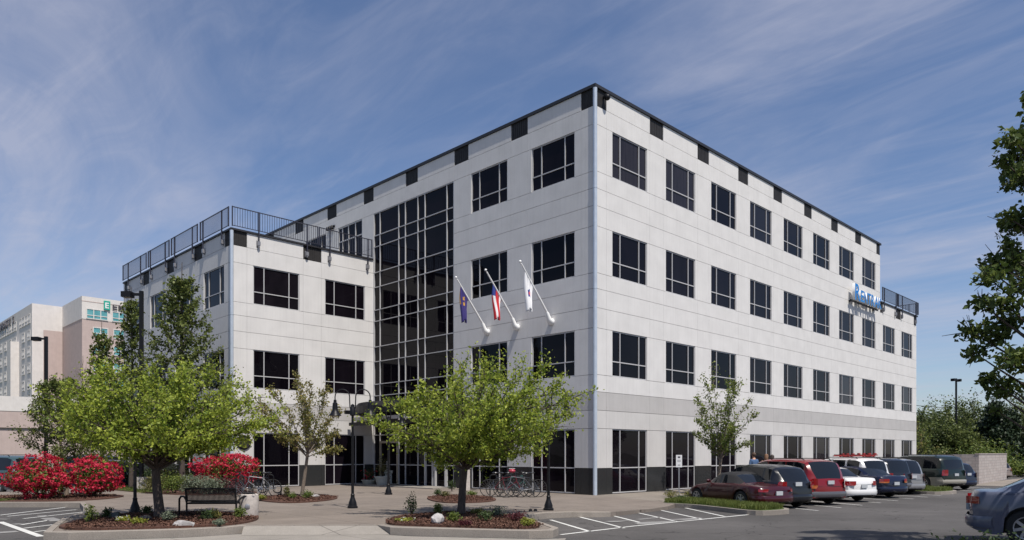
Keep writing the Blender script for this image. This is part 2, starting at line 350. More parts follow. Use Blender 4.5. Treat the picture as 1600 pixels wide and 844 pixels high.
# ramp down from the plaza to the drive between the two front beds
rp = [W(-15.8, -2.12, .006), W(-13.5, -4.22, .006), W(-13.66, -5.0, -.158), W(-16.15, -2.75, -.158)]
MBr = MB().add(rp, [(0, 3, 2, 1)]); tag(MBr.build('ramp', 'apron'), kind='structure')
# light concrete apron of the drive in front
ap = [(-11.3, -8.3), (-11.9, -8.0), (-13.5, -5.6), (-13.75, -4.9), (-16.1, -2.45), (-17.2, -2.3), (-19.3, -1.2), (-19.9, -.9), (-20.6, -2.2), (-18.6, -4.2), (-16.6, -6.3), (-14.6, -8.5), (-13.2, -9.8)]
sheet('drive_apron', ap, zr, 'apron', off=.008)

def bed(name, pts, m, off=.03, kerbed=False, it=2):
    p = smooth_poly(pts, it) if it else pts
    sheet(name, p, zp, m, off=off, thick=.2, kind='structure')
# beds: right front, left front, two round tree beds, the strip along the wing, the bushes at the left
bed('mulch_bed', inset([(-13.5, -4.5), (-13.0, -5.5), (-11.9, -7.4), (-11.4, -7.65), (-10.9, -7.3), (-10.3, -6.3), (-9.4, -4.6), (-9.8, -2.6), (-11.6, -2.7), (-12.9, -3.6)], .1), 'mulch', .05)
bed('mulch_bed', [(-19.35, -.5), (-17.2, -1.75), (-15.9, -2.0), (-14.9, -1.1), (-14.2, .6), (-15.0, 2.2), (-16.2, 3.2), (-17.6, 2.9), (-18.7, 1.3)], 'mulch', .05)
bed('mulch_bed', [(-7.7, .6), (-6.6, -.2), (-5.4, .1), (-4.2, 1.6), (-4.0, 3.0), (-4.6, 4.2), (-6.2, 3.4)], 'mulch', .04)
bed('mulch_bed', [(-11.6, 5.6), (-11.3, 4.0), (-9.6, 4.4), (-8.2, 6.0), (-8.1, 8.0), (-9.4, 8.8), (-11.0, 7.6)], 'mulch', .04)
bed('mulch_bed', [(-12.3, 12.6), (-11.6, 11.0), (-10.2, 10.6), (-9.0, 11.2), (-8.7, 13.0), (-8.3, 15.5), (-8.3, 45), (-13.2, 45), (-13.0, 22), (-12.6, 15.5)], 'mulch', .03, it=1)
bed('lawn', [(-12.5, 14.6), (-11.4, 15.5), (-10.9, 22), (-11, 30), (-12.9, 30), (-12.9, 21)], 'soil_grass', .04, it=1)
bed('mulch_bed', [(-22, 15.8), (-19.3, 12.9), (-17.0, 11.0), (-15.9, 10.6), (-14.4, 11.6), (-13.7, 13.4), (-15.2, 15.9), (-18.5, 16.3)], 'mulch', .04)
bed('lawn', [(-22, 15.6), (-19.6, 13.1), (-18.2, 12.0), (-17.6, 12.4), (-18.6, 14.2), (-20, 16)], 'soil_grass', .06, it=1)
# islands in the right parking lot
def island(pts, name='parking_island'):
    p = smooth_poly(pts, 2)
    f = lambda u, v: zr(u, v) + .15
    sheet(name, p, f, 'kerb', thick=.4); sheet('lawn', inset(p, .16), f, 'soil_grass', off=.02, thick=.1)
    return p
isl1 = [(-.6, -3.05), (-.25, -4.6), (-.85, -5.9), (-1.9, -7.9), (-1.0, -8.25), (.5, -8.15), (1.3, -6.2), (2.2, -4.0), (2.3, -3.02)]
isl2 = [(18.5, -3.02), (17.3, -5.6), (16.6, -7.9), (17.8, -8.3), (19.8, -8.2), (20.8, -6.2), (21.9, -3.02)]
ip1 = island(isl1); ip2 = island(isl2)

def stripe(p0, p1, wd=.10, m='worn_paint', f=None):
    a, b = Vector(p0), Vector(p1); d = (b - a).normalized(); n = Vector((-d.y, d.x)) * wd / 2
    sheet('parking_line', [tuple(a + n), tuple(a - n), tuple(b - n), tuple(b + n)], zr, m, off=.008)
for a, b in (((860.3, 812.75), (921.3, 830.9)), ((906.3, 808.4), (975.6, 825.9)), ((949.4, 804.3), (1010, 819.3)), ((985, 799), (1058, 815.4)), ((1022.5, 795.5), (1096.6, 811.6)), ((1063.75, 792.5), (1132, 807.4))):
    stripe(gl(*a, zr), gl(*b, zr))
stripe(gl(876, 836, zr), gl(1010, 820.6, zr)); stripe(gl(1010, 820.6, zr), gl(1217, 799.5, zr))
ST = Vector((.417, .909))
for k in range(9):
    e = Vector((2.0 + 2.02 * k, -8.3)); stripe(e, e + ST * 5.2)
for k in range(3):
    e = Vector((22.6 + 2.3 * k, -8.3)); stripe(e, e + ST * 5.2)
# wheelchair bay symbols, much worn, as painted strokes
def blob(px, py, a, b, m, ang=0):
    c = Vector(gl(px, py, zr)); pts = []
    for k in range(14):
        t = 2 * math.pi * k / 14; r = 1 + .25 * math.sin(3 * t + px); x, y = a * r * math.cos(t), b * r * math.sin(t)
        pts.append((c.x + x * math.cos(ang) - y * math.sin(ang), c.y + x * math.sin(ang) + y * math.cos(ang)))
    sheet('parking_symbol', pts, zr, m, off=.012)
stripe(gl(997, 812, zr), gl(1035, 808.5, zr), .16, 'faded_paint'); blob(963, 815.3, .40, .16, 'faded_paint', R(-10)); blob(1020, 817.3, .85, .24, 'faded_paint', R(-3)); blob(1075, 811.5, .65, .18, 'faded_paint', R(-3))
fl = lambda x, y: gl(x / 5.477, 690 + y / 5.477, zr)
for a, b, wd in (((0, 690), (350, 815), .16), ((0, 632), (560, 565), .10), ((60, 642), (655, 585), .10), ((200, 662), (715, 605), .10), ((180, 715), (420, 675), .10), ((550, 660), (715, 638), .10), ((200, 745), (650, 690), .10), ((290, 775), (600, 740), .10)):
    stripe(fl(*a), fl(*b), wd)
stripe(fl(400, 655), fl(490, 682), .35, 'faded_paint'); stripe(fl(320, 640), fl(400, 636), .3, 'faded_paint'); stripe(fl(110, 711), fl(185, 705), .3, 'faded_paint'); stripe(fl(-20, 782), fl(150, 771), .4, 'faded_paint'); stripe(fl(0, 668), fl(40, 664), .4, 'faded_paint')
for k in range(8):
    stripe((-30 + 2.9 * k - 2, 19), (-30 + 2.9 * k - 4, 24), .1)
sheet('pavement', [(31, -5.2), (44.4, -5.2), (62, -5.0), (62, -9), (48, -9), (36, -8.6), (31, -8.2)], lambda u, v: zr(u, v) + .02, 'sidewalk', thick=.3)

# ------------------------------------------------------------------ the office building
B = empty('office_building', W(0, 0, 0), ANG, 'four storey white panelled office building with dark windows and lower railed wings', 'building')
WT = [2.74, 6.87, 11.05, 15.22]
ZL = [-.5, 1.1, 2.74, 3.49, 4.25, 4.95, 6.87, 7.70, 8.48, 9.13, 11.05, 11.88, 12.60, 13.30, 15.22, 15.97, 16.70]
SQ = .53
class Face:
    """a facade: s runs along it, origin o, direction d, outward normal n (in the building's grid)"""
    def __init__(f, o, d, n, inner=False): f.o, f.d, f.n = Vector(o), Vector(d), Vector(n)
    def p(f, s, h, z): q = f.o + f.d * s + f.n * h; return (q.x, q.y, z)
    def box(f, mb, s0, s1, h0, h1, z0, z1, mi=0):
        vs = [f.p(s, h, z) for z in (z0, z1) for s, h in ((s0, h0), (s1, h0), (s1, h1), (s0, h1))]
        fs = [(0, 3, 2, 1), (4, 5, 6, 7), (0, 1, 5, 4), (1, 2, 6, 5), (2, 3, 7, 6), (3, 0, 4, 7)]
        if (f.d.x * f.n.y - f.d.y * f.n.x) < 0: fs = [tuple(reversed(x)) for x in fs]
        mb.add(vs, fs, mi)
WIN = {}
def window_mesh(z0, z1, zt, w=2.5, blinds=False):
    key = (round(z1 - z0, 3), blinds, w)
    if key in WIN: return WIN[key]
    F0 = Face((0, 0), (1, 0), (0, -1)); H = z1 - z0
    gm = MB(); F0.box(gm, -w / 2 + .002, w / 2 - .002, -.093, -.07, .002, H - .002)
    fr = MB(); t = .022
    for a, b in ((-w / 2 + .003, -w / 2 + .045), (w / 2 - .045, w / 2 - .003)): F0.box(fr, a, b, -.068, -.035, .003, H - .003)
    F0.box(fr, -w / 2 + .046, w / 2 - .046, -.068, -.035, .003, .045); F0.box(fr, -w / 2 + .046, w / 2 - .046, -.068, -.035, H - .045, H - .003)
    for c in (-.68, .68): F0.box(fr, c - t, c + t, -.068, -.03, .046, H - .046)
    zc = zt - z0
    for a, b in ((-w / 2 + .046, -.703), (-.657, .657), (.703, w / 2 - .046)): F0.box(fr, a, b, -.068, -.033, zc - t, zc + t)
    WIN[key] = (gm.mesh('window'), fr.mesh('frame')); WIN[key][0].materials.append(M['glass_blinds' if blinds else 'glass']); WIN[key][1].materials.append(M['alu'])
    return WIN[key]
def put_window(f, s, z0, z1, zt, blinds=False):
    a, b = window_mesh(z0, z1, zt, blinds=blinds)
    o = bpy.data.objects.new('window', a); COL.objects.link(o); o.parent = B; o.location = f.p(s, 0, z0)
    o.rotation_euler = (0, 0, math.atan2(-f.n.y, -f.n.x) - R(90)) if True else None
    fr = bpy.data.objects.new('frame', b); COL.objects.link(fr); fr.parent = o
    return o
def facade(f, s0, s1, zlo, zhi, wins, bays, holes=(), squares=(), blinds=0):
    """wins: [(centre, storey)], bays: pier joints, holes: other openings"""
    op = []
    for c, k in wins: op.append((c - 1.25, c + 1.25, WT[k] - 1.92 if k else -.02, WT[k]))
    op += list(holes)
    xs = sorted(set([s0, s1] + [round(x, 4) for o in op for x in o[:2]] + [x for b in bays for x in (b - SQ, b + SQ) if s0 < x < s1]))
    zs = [z for z in ZL if zlo < z < zhi]; zs = [zlo] + zs + [zhi]
    mb = MB(); gr = MB(); G, g2 = .016, .003
    jx = set(x for b in bays for x in (round(b - SQ, 4), round(b + SQ, 4)))
    def top_for(z): return z
    for j in range(len(zs) - 1):
        z0, z1 = zs[j], zs[j + 1]; row = []; cur = None
        for i in range(len(xs) - 1):
            x0, x1 = xs[i], xs[i + 1]; xm, zm = (x0 + x1) / 2, (z0 + z1) / 2
            hole = any(o[0] < xm < o[1] and o[2] < zm < o[3] for o in op)
            sq = any(abs(xm - q) < SQ and z1 > zhi - .5 for q in squares)
            if hole or sq: cur = None; continue
            # joint only at pier joints; a window edge above or below a window is no joint
            if cur is not None and round(x0, 4) not in jx: cur[1] = x1
            else: cur = [x0, x1]; row.append(cur)
        for x0, x1 in row:
            low = z1 <= 1.11
            mi = 0 if z0 >= 4.2 else (1 if z0 >= 3.4 else 2)
            (a0, a1) = (x0 + (g2 if x0 > s0 else 0), x1 - (g2 if x1 < s1 else 0))
            if low: gr = MB(); f.box(gr, a0, a1, -.097, .006, z0, z1 - G / 2); gr.build('stone_base', 'granite', B)
            else: f.box(mb, a0, a1, -.097, 0, z0 + (G / 2 if z0 > zlo else 0), z1 - G / 2, mi)
    mb.build('wall', ['white_panel', 'grey_panel', 'pale_panel'], B); 
    bk = MB(); f.box(bk, s0 + .1, s1 - .1, -.30, -.1, zlo, zhi - .02); bk.build('backing_wall', 'joint', B)
    for q in squares:
        a, b = max(s0, q - SQ), min(s1, q + SQ)
        if b - a < .1: continue
        m = MB(); nseg = 8; f.box(m, a + .006, b - .006, -.097, -.03, ZLsq(zhi) + .008, zhi - .004)
        for i in range(nseg): f.box(m, a + (b - a) * (i + .12) / nseg, a + (b - a) * (i + .88) / nseg, -.03, -.018, ZLsq(zhi) + .02, zhi - .01)
        m.build('parapet_panel', 'black_metal_panel', B)
    r = random.Random(int(s0 * 7 + zlo))
    for c, k in wins:
        z0 = WT[k] - 1.92 if k else .03
        put_window(f, c, z0, WT[k], z0 + .63 if k else 1.1, blinds=(r.random() < blinds))
def ZLsq(zhi): return 15.97 if zhi > 14 else 11.88
Fr = Face((0, 0), (1, 0), (0, -1)); Fl = Face((0, 0), (0, 1), (-1, 0))
BW = [2.4 + 3.985 * k for k in range(10)]; BB = [4.39 + 3.985 * k for k in range(9)]
e = .10
facade(Fr, e, 32.45, -.5, 16.70, [(BW[k], s) for k in range(8) for s in range(4)], [.22] + BB[:7] + [32.25], squares=[.22] + BB[:7] + [32.27], blinds=.35)
facade(Fr, 32.45, 40.5, -.5, 12.60, [(BW[k], s) for k in (8, 9) for s in range(3)], [BB[8], 40.4], squares=[BB[7], BB[8], 40.45], blinds=.3)
LW = [2.35, 6.40]; LB = [.22, 4.37, 8.38]
facade(Fl, e, 16.0, -.5, 16.70, [(c, s) for c in LW for s in range(4)], [.22, 4.37, 8.38, 12.4], holes=[(8.95, 15.95, -.1, 15.23)], squares=[.22, 4.37, 8.38, 12.4, 16.42])
facade(Fl, 16.0, 32.0, 12.2, 16.70, [(c, 3) for c in (22.35, 26.33, 30.3)], [16.42, 20.4, 24.38, 28.4], holes=[(17.1, 19.7, 12.2, 15.22)], squares=[16.42, 20.4, 24.38, 28.4, 31.9])
Fw = Face((-8.15, 16.0), (1, 0), (0, -1)); Fs = Face((-8.15, 16.0), (0, 1), (-1, 0))
facade(Fw, e, 8.15, -.5, 12.60, [(c, s) for c in (2.36, 6.36) for s in range(3)], [.25, 4.36], squares=[.25, 4.36], blinds=.2)
facade(Fs, e, 16.0, -.5, 12.60, [(c, s) for c in (2.1, 6.05, 9.98, 13.95) for s in range(3)], [.25, 4.05, 8.0, 11.95, 15.8], squares=[.25, 4.05, 8.0, 11.95, 15.8])
# plain far walls
bk = MB(); bk.box(40.5, 40.7, .1, 16, -.5, 12.6); bk.box(32.45, 32.6, .1, 32, 12.2, 16.7); bk.box(0, 32.5, 31.9, 32.1, -.5, 16.7); bk.box(32.6, 40.6, 16, 16.2, -.5, 12.6); bk.box(-8.15, 0, 31.9, 32.1, -.5, 12.6)
bk.build('wall', 'white_panel', B)
rf = MB(); rf.box(.3, 32.2, .3, 31.8, 15.6, 15.8); rf.box(-7.9, -.02, 16.2, 31.8, 11.9, 12.1); rf.box(32.62, 40.4, .3, 15.9, 11.9, 12.1); rf.build('roof', 'roof_gravel', B)
cap = MB(); T = .13
cap.box(-.06, 32.56, -.06, .28, 16.703, 16.703 + T); cap.box(-.06, .28, .283, 32.1, 16.704, 16.704 + T); cap.box(32.3, 32.66, .283, 32.1, 16.704, 16.704 + T)
cap.box(-8.21, -.02, 15.94, 16.25, 12.603, 12.603 + .09); cap.box(-8.21, -7.9, 16.253, 32.1, 12.604, 12.604 + .09)
cap.box(32.56, 40.72, -.06, .25, 12.603, 12.603 + .09); cap.box(40.4, 40.76, .253, 16.2, 12.604, 12.604 + .09)
cap.build('parapet_cap', 'cap_metal', B)
for x, y, zt in ((0, 0, 16.68), (-8.15, 16, 12.58)):
    c = MB(); c.lathe([(.088, -.5), (.088, zt)], 20, (x + .02, y + .02, 0))
    for z in (4.25, 8.48, 12.6):
        if z < zt: c.lathe([(.089, z - .02), (.096, z - .015), (.096, z + .015), (.089, z + .02)], 20, (x + .02, y + .02, 0))
    c.build('corner_column', 'column_steel', B, True)
# curtain wall on the left face
cw = empty('curtain_wall', (0, 0, 0)); cw.parent = B
gm = MB(); Fl.box(gm, 8.952, 15.948, -.095, -.07, 0, 15.228); gm.build('glass', 'glass', cw)
VS = [8.98, 9.52, 11.30, 11.90, 13.0, 13.6, 15.36, 15.92]; HS = [.03, 1.1, 2.74, 3.5, 4.95, 5.6, 6.87, 7.7, 9.14, 9.77, 11.05, 11.88, 13.32, 13.95, 15.2]
fm = MB()
for s in VS: Fl.box(fm, s - .022, s + .022, -.068, -.01, .0, 15.226)
for z in HS:
    for a, b in zip(VS[:-1], VS[1:]): Fl.box(fm, a + .023, b - .023, -.068, -.016, max(.0, z - .022), z + .022)
fm.build('frame', 'alu', cw)
d = empty('door', (0, 0, 0)); d.parent = B; dm = MB()
for a, b in ((13.64, 13.74), (15.24, 15.34), (14.46, 14.52)): Fl.box(dm, a, b, -.065, .02, 0, 2.28)
Fl.box(dm, 13.63, 15.35, -.065, .022, 2.28, 2.40); dm.build('frame', 'tan_frame', d); dm = MB(); Fl.box(dm, 14.56, 14.60, .02, .06, .8, 1.3); dm.build('handle', 'alu', d)
d = empty('door', (0, 0, 0)); d.parent = B; dm = MB()
for c in (9.60, 10.42, 10.62, 11.24): Fl.box(dm, c - .05, c + .05, -.065, .03, 0, 2.3)
Fl.box(dm, 9.55, 11.29, -.065, .033, 2.3, 2.4); dm.build('frame', 'alu', d); dm = MB(); Fl.box(dm, 10.46, 10.49, .03, .07, .8, 1.4); Fl.box(dm, 10.55, 10.58, .03, .07, .8, 1.4); dm.build('handle', 'alu', d)
# roof terrace door in the fourth storey
td = empty('terrace_door', (0, 0, 0)); td.parent = B; gm = MB(); Fl.box(gm, 17.102, 19.698, -.095, -.07, 12.2, 15.21); gm.build('glass', 'glass', td)
fm = MB()
for s in (17.13, 17.85, 18.6, 19.25, 19.67): Fl.box(fm, s - .03, s + .03, -.068, -.02, 12.2, 15.2)
for z in (14.35, 15.18):
    for a, b in ((17.161, 17.819), (17.881, 18.569), (18.631, 19.219), (19.281, 19.639)): Fl.box(fm, a, b, -.068, -.025, z - .03, z + .03)
fm.build('frame', 'alu', td)
# step slab at the entrance
st = MB(); st.box(-1.6, -.11, 8.6, 15.95, 0, .05); st.build('step', 'apron', B)

# roof railings
def railing(segs, brk, f, z0=12.78, z1=13.72, off=.10):
    rl = empty('roof_railing', (0, 0, 0)); rl.parent = B
    for a, b in segs:
        m = MB(); f.box(m, a, b, off - .02, off + .02, z1 - .04, z1); f.box(m, a, b, off - .015, off + .015, z0, z0 + .03); m.build('rail', 'rail_metal', rl)
        m = MB(); n = int((b - a) / .125)
        for i in range(1, n): s = a + (b - a) * i / n; f.box(m, s - .008, s + .008, off - .008, off + .008, z0 + .03, z1 - .04)
        m.build('pickets', 'rail_metal', rl)
        for s in (a, b): m = MB(); f.box(m, s - .022, s + .022, off - .026, off + .026, z0 - .02, z1 + .01); m.build('post', 'rail_metal', rl)
    for s in brk:
        m = MB(); f.box(m, s - .028, s + .028, off - .03, off + .03, 12.2, z1 + .004); m.build('post', 'rail_metal', rl)
        m = MB(); f.box(m, s - .07, s + .07, .003, off + .05, 12.06, 12.26); f.box(m, s - .035, s + .035, .05, off + .03, 11.98, 12.06); f.box(m, s - .09, s + .09, .003, .02, 12.0, 12.32); m.build('bracket', 'bracket_metal', rl)
railing([(0.0, 4.62), (4.72, 8.0)], [1.35, 4.0, 5.35, 7.75], Fw)
railing([(.1, 3.55), (3.9, 7.6), (7.9, 11.3), (11.6, 15.9)], [.9, 3.2, 4.6, 7.1, 8.5, 10.9, 12.6, 14.9], Fs)
Fb = Face((32.5, 0), (1, 0), (0, -1)); railing([(.15, 3.3), (3.5, 8.15)], [.5, 3.0, 4.4, 7.6], Fb)
Fe = Face((40.62, 0), (0, 1), (1, 0)); railing([(0, 5), (5.2, 10)], [.6, 4.4, 5.8, 9.4], Fe)

# entrance canopy: curved fascia on steel outriggers
cn = empty('canopy', (0, 0, 0)); cn.parent = B; m = MB(); vc, RR = 12.4, 3.75
arc = []
for i in range(25):
    t = R(-78 + 156 * i / 24); arc.append((-(RR * math.cos(t)) * .86 + .45, vc + RR * math.sin(t)))
top = [(x, y, 4.32) for x, y in arc]; n = len(arc)
vs = []
for x, y in arc:
    q = Vector((x - .3, y - vc)); q.normalize()
    vs += [(x, y, 3.78), (x - .0, y, 4.12), (x + q.x * -.22, y - q.y * .22, 4.34), (x - q.x * .35, y - q.y * .35, 4.34), (x - q.x * .35, y - q.y * .35, 3.78)]
fs = []
for i in range(n - 1):
    for k in range(5): fs.append((i * 5 + k, (i + 1) * 5 + k, (i + 1) * 5 + (k + 1) % 5, i * 5 + (k + 1) % 5))
m.add(vs, fs); m.build('fascia', 'black_metal', cn)
m = MB(); pl = [(x * .9, vc + (y - vc) * .9, 4.24) for x, y in arc]; pl = [(min(x, -.11), y, z) for x, y, z in pl]; k = len(pl)
m.add(pl + [(x, y, 4.20) for x, y, z in pl], [tuple(range(k)), tuple(range(2 * k - 1, k - 1, -1))] + [(i, i + k, (i + 1) % k + k, (i + 1) % k) for i in range(k)]); m.build('roof', 'cap_metal', cn)
for y in (10.2, 12.4, 14.9):
    m = MB(); xe = -2.5 if y != 12.4 else -2.7
    m.box(xe, -.012, y - .06, y + .06, 3.80, 4.0); m.build('beam', 'black_metal', cn)
m = MB(); m.box(-2.1, -1.9, 9.9, 14.9, 3.45, 3.62); m.build('beam', 'alu', cn)
m = MB(); m.box(-1.7, -1.5, 9.7, 15.8, 3.22, 3.40); m.build('beam', 'black_metal', cn)

# small fittings on the wall
def fitting(name, f, s, z, label, cat, grp=None, kind='cam'):
    q = f.p(s, 0, z); o = empty(name, W(q[0], q[1], z), ANG, label, cat, grp); F1 = Face((0, 0), tuple(f.d), tuple(f.n))
    m = MB()
    if kind == 'cam':
        F1.box(m, -.05, .05, .002, .12, -.04, .04); m.build('bracket', 'black_metal', o); m = MB()
        c = F1.p(0, .2, -.05); m.sphere(c, .13, 8); m.build('housing', 'black_metal', o, True)
    elif kind == 'disc':
        c = F1.p(0, .03, 0); ax = 'y' if abs(f.n.y) > .5 else 'x'
        m.lathe([(.001, -.06), (.28, -.06), (.33, -.02), (.33, .03)], 24, c, axis=ax); m.build('bowl', 'black_metal_panel', o, True)
        m = MB(); m.lathe([(.33, -.005), (.36, -.02), (.37, .02)], 24, c, axis=ax); m.build('rim', 'black_metal', o, True)
    else:
        F1.box(m, -.35, .35, .002, .06, -.05, .05); m.build('bracket', 'black_metal', o)
        for t in (-.25, 0, .25):
            m = MB(); p = F1.p(t, .16, -.08); m.lathe([(.05, .1), (.10, -.02), (.11, -.1), (.09, -.1)], 12, p); m.build('lamp_shade', 'black_metal', o, True)
    return o
fitting('security_camera', Fr, .55, 16.45, 'black dome camera at the top corner of the office building', 'camera')
fitting('floodlight', Fl, 20.4, 15.45, 'three small floodlights high on the wall over the roof terrace', 'light', kind='flood')
fitting('floodlight', Fl, 24.6, 14.6, 'pair of small floodlights on the wall seen through the terrace railing', 'light', kind='flood')
for s, l in ((.35, 'round dark wall disc beside the wing corner above the red azalea'), (4.36, 'round dark wall disc between the two ground floor wing windows')):
    fitting('wall_disc', Fw, s if s > 1 else .62, 2.25, l, 'wall light', 'round discs on the wing wall', 'disc')

# company sign: letters standing off the wall on a rail
def text_mesh(txt, size, depth, shear=0.0, bold=.0):
    cu = bpy.data.curves.new('t', 'FONT'); cu.body = txt; cu.size = size; cu.extrude = depth; cu.shear = shear; cu.offset = bold; cu.space_character = 1.0
    ob = bpy.data.objects.new('t', cu); COL.objects.link(ob); bpy.context.view_layer.update()
    me = bpy.data.meshes.new_from_object(ob.evaluated_get(bpy.context.evaluated_depsgraph_get())); bpy.data.objects.remove(ob); return me
mat('sign_blue', (.008, .14, .48), .4, spec=.2, noise=.25, nscale=3, col2=(.02, .25, .60)); mat('sign_return', (.72, .74, .76), .4)
def letters(name, root, txt, x, z, size, wid, out, face, side, depth=.06, shear=0.0, bold=.012):
    for k, ch in enumerate(txt):
        me = text_mesh(ch, size, depth, shear, bold); xs = [v.co.x for v in me.vertices]; x0, x1 = min(xs), max(xs); zs0 = min(v.co.y for v in me.vertices)
        me.transform(Matrix.Translation((-x0, 0, 0))); me.transform(Matrix.Scale(wid[k] / (x1 - x0), 4, (1, 0, 0)))
        me.transform(Matrix.Rotation(R(90), 4, 'X')); me.materials.clear(); me.materials.append(M[face]); me.materials.append(M[side])
        for p in me.polygons: p.material_index = 0 if p.normal.y < -.6 else 1
        o = link(name, me, None, root); o.location = (x, -out, z); x += wid[k] + wid[-1]
sg = empty('building_sign', W(26.45, 0, 0), ANG, 'blue capital letters RENTRAK standing off the white wall near its far end', 'sign')
letters('letter', sg, 'R', .1, 11.90, 1.5, [.92, .03], .36, 'sign_blue', 'sign_return', .09, 0, .03)
letters('letter', sg, 'ENTRAK', 1.10, 11.90, 1.06, [.56, .60, .60, .60, .64, .62, .05], .36, 'sign_blue', 'sign_return', .09, 0, .02)
m = MB(); m.box(0, 4.95, -.24, -.16, 11.80, 11.9); m.box(.2, .3, -.17, -.004, 11.8, 11.9); m.box(4.5, 4.6, -.17, -.004, 11.8, 11.9); m.build('mounting_rail', 'black_metal', sg)

# flagpoles and flags on the left face
FH = [None]
def flag_pole(px, py, i, lab):
    k = (px - 800) / F; t = (k * C0.y - C0.x) / (V.x - k * V.y); p = C0 + V * t; z = CAMH + (HZ - py) * p.y / F
    o = empty('flagpole', (p.x, p.y, z), ANG, lab, 'flagpole', 'flagpoles slanting from the wall')
    D = Vector((-1.95, 0, 2.25)); L_ = D.length
    m = MB(); m.ring_tube([D * .04, D * .5, D * .97], [.048, .042, .030], 10); m.build('pole', 'white_gloss', o, True)
    m = MB(); m.sphere(D * 1.0, .055, 8); m.build('finial', 'white_gloss', o, True)
    m = MB(); m.ring_tube([Vector((-.004, 0, 0)), Vector((-.10, 0, 0)), Vector((-.2, 0, .08)), D * .16], [.15, .15, .12, .075], 12); m.build('mount', 'white_gloss', o, True)
    return o, D
def flag(o, D, lab, kind, t0=.92, hoist=.30, h=1.5):
    e_ = empty('flag', tuple(o.location), ANG, lab, 'flag', None)
    nu, nv = 34, 26; vs = []; fs = []; mi = []
    m = MB(); A = D * t0; Bq = D * (t0 - hoist)
    for j in range(nv + 1):
        b = j / nv                       # along the fly, hanging down
        for i in range(nu + 1):
            a = i / nu                   # along the hoist, folded up
            hp = A.lerp(Bq, a)
            spread = (1 - b) * 1.0 + b * .42
            x = hp.x * spread + (A.x + (Bq.x - A.x) * .45) * (1 - spread)
            fold = math.sin(a * 21 + b * 2) * .07 * min(1, b * 3) ; y = fold + .04 * math.sin(b * 5)
            zt = hp.z * (1 - b) + (A.z * .35 + Bq.z * .65) * b
            z = zt - b * h * (1 - .12 * math.sin(a * 3.1)) - .03
            vs.append((x + .03 * math.cos(a * 21 + b * 2), y, z))
    for j in range(nv):
        for i in range(nu):
            fs.append((j * (nu + 1) + i, j * (nu + 1) + i + 1, (j + 1) * (nu + 1) + i + 1, (j + 1) * (nu + 1) + i)); a, b = (i + .5) / nu, (j + .5) / nv
            if kind == 'us': k = 2 if (a < .45 and b < .30) else (0 if int(a * 9) % 2 == 0 else 1)
            elif kind == 'state': k = 1 if (.25 < a < .75 and .15 < b < .5 and (int(a * 12) + int(b * 10)) % 2) or (a < .12 and b < .5) else 0
            else: k = 1 if ((a - .5) / .16) ** 2 + ((b - .5) / .14) ** 2 < 1 and ((a - .5) / .09) ** 2 + ((b - .5) / .08) ** 2 > .6 else (2 if (.45 < a < .55 and .44 < b < .56) else 0)
            mi.append(k)
    m.v, m.f, m.m = vs, fs, mi
    cl = m.build('cloth', {'us': ['flag_red', 'flag_white', 'flag_blue'], 'state': ['flag_navy', 'flag_gold'], 'white': ['flag_white', 'flag_blue', 'flag_red']}[kind], e_, True, 180)
    so_ = cl.modifiers.new('thick', 'SOLIDIFY'); so_.thickness = .006
for n_, c_ in dict(flag_red=(.55, .02, .03), flag_white=(.78, .78, .80), flag_blue=(.03, .05, .25), flag_navy=(.035, .025, .16), flag_gold=(.55, .30, .05)).items(): mat(n_, c_, .8)
o, D = flag_pole(762, 519, 0, 'slanting white flagpole nearest the tall glass wall, leftmost of three'); flag(o, D, 'limp navy flag with gold device on the leftmost wall flagpole', 'state', .88, .26, 1.35)
o, D = flag_pole(808.5, 511.5, 1, 'slanting white flagpole between the other two, carrying the striped flag'); flag(o, D, 'limp American flag with red and white stripes and blue canton', 'us', .80, .30, 1.2)
o, D = flag_pole(862.5, 503, 2, 'slanting white flagpole nearest the building corner, rightmost of three'); flag(o, D, 'limp white flag with a small blue emblem on the rightmost wall flagpole', 'white', .88, .30, 1.3)

# ------------------------------------------------------------------ hotel and podium behind, at the left
wall_mat('hotel_white', (.70, .66, .63)); wall_mat('hotel_pink', (.50, .40, .37)); mat('hotel_glass', (.05, .22, .25), .1, noise=.7, nscale=.9, col2=(.16, .42, .44), ior=1.5)
mat('hotel_glass_blue', (.16, .24, .32), .12, noise=.7, nscale=1.2, col2=(.45, .55, .6)); mat('logo_green', (.02, .36, .27), .4); mat('sign_dark', (.06, .05, .06), .5)
HT = (11.0, 117.0)
def hotel(name, label): return empty(name, W(HT[0], HT[1], 0), ANG, label, 'hotel')
H1 = hotel('hotel', 'tall pink and white hotel tower with teal windows behind the trees')
def hwall(root, x0, x1, y0, y1, ztop, zband):
    m = MB(); m.box(x0, x1, y0, y1, zband, ztop, 0); m.box(x0 + .05, x1 - .05, y0 + .05, y1 - .05, -.6, zband, 1); m.build('wall', ['hotel_white', 'hotel_pink'], root)
def hwin(root, f, s0, s1, z0, z1, npane=2, g='hotel_glass'):
    m = MB(); f.box(m, s0, s1, .0, .03, z0, z1); o = m.build('window', g, root)
    m = MB(); t = .06
    for k in range(npane + 1): c = s0 + (s1 - s0) * k / npane; f.box(m, c - t, c + t, .03, .10, z0, z1)
    for k in range(npane):
        a, b = s0 + (s1 - s0) * k / npane + t, s0 + (s1 - s0) * (k + 1) / npane - t
        for z in (z0, z0 + .55, z1 - .12): f.box(m, a, b, .03, .09, z, z + .12)
    m.build('frame', 'hotel_white', o)
hwall(H1, 0, 34, 0, 11.9, 27.75, 24.0); hwall(H1, 0, 34, 11.9, 30, 27.7, 24.0)
ft = Face((0, 0), (1, 0), (0, -1))
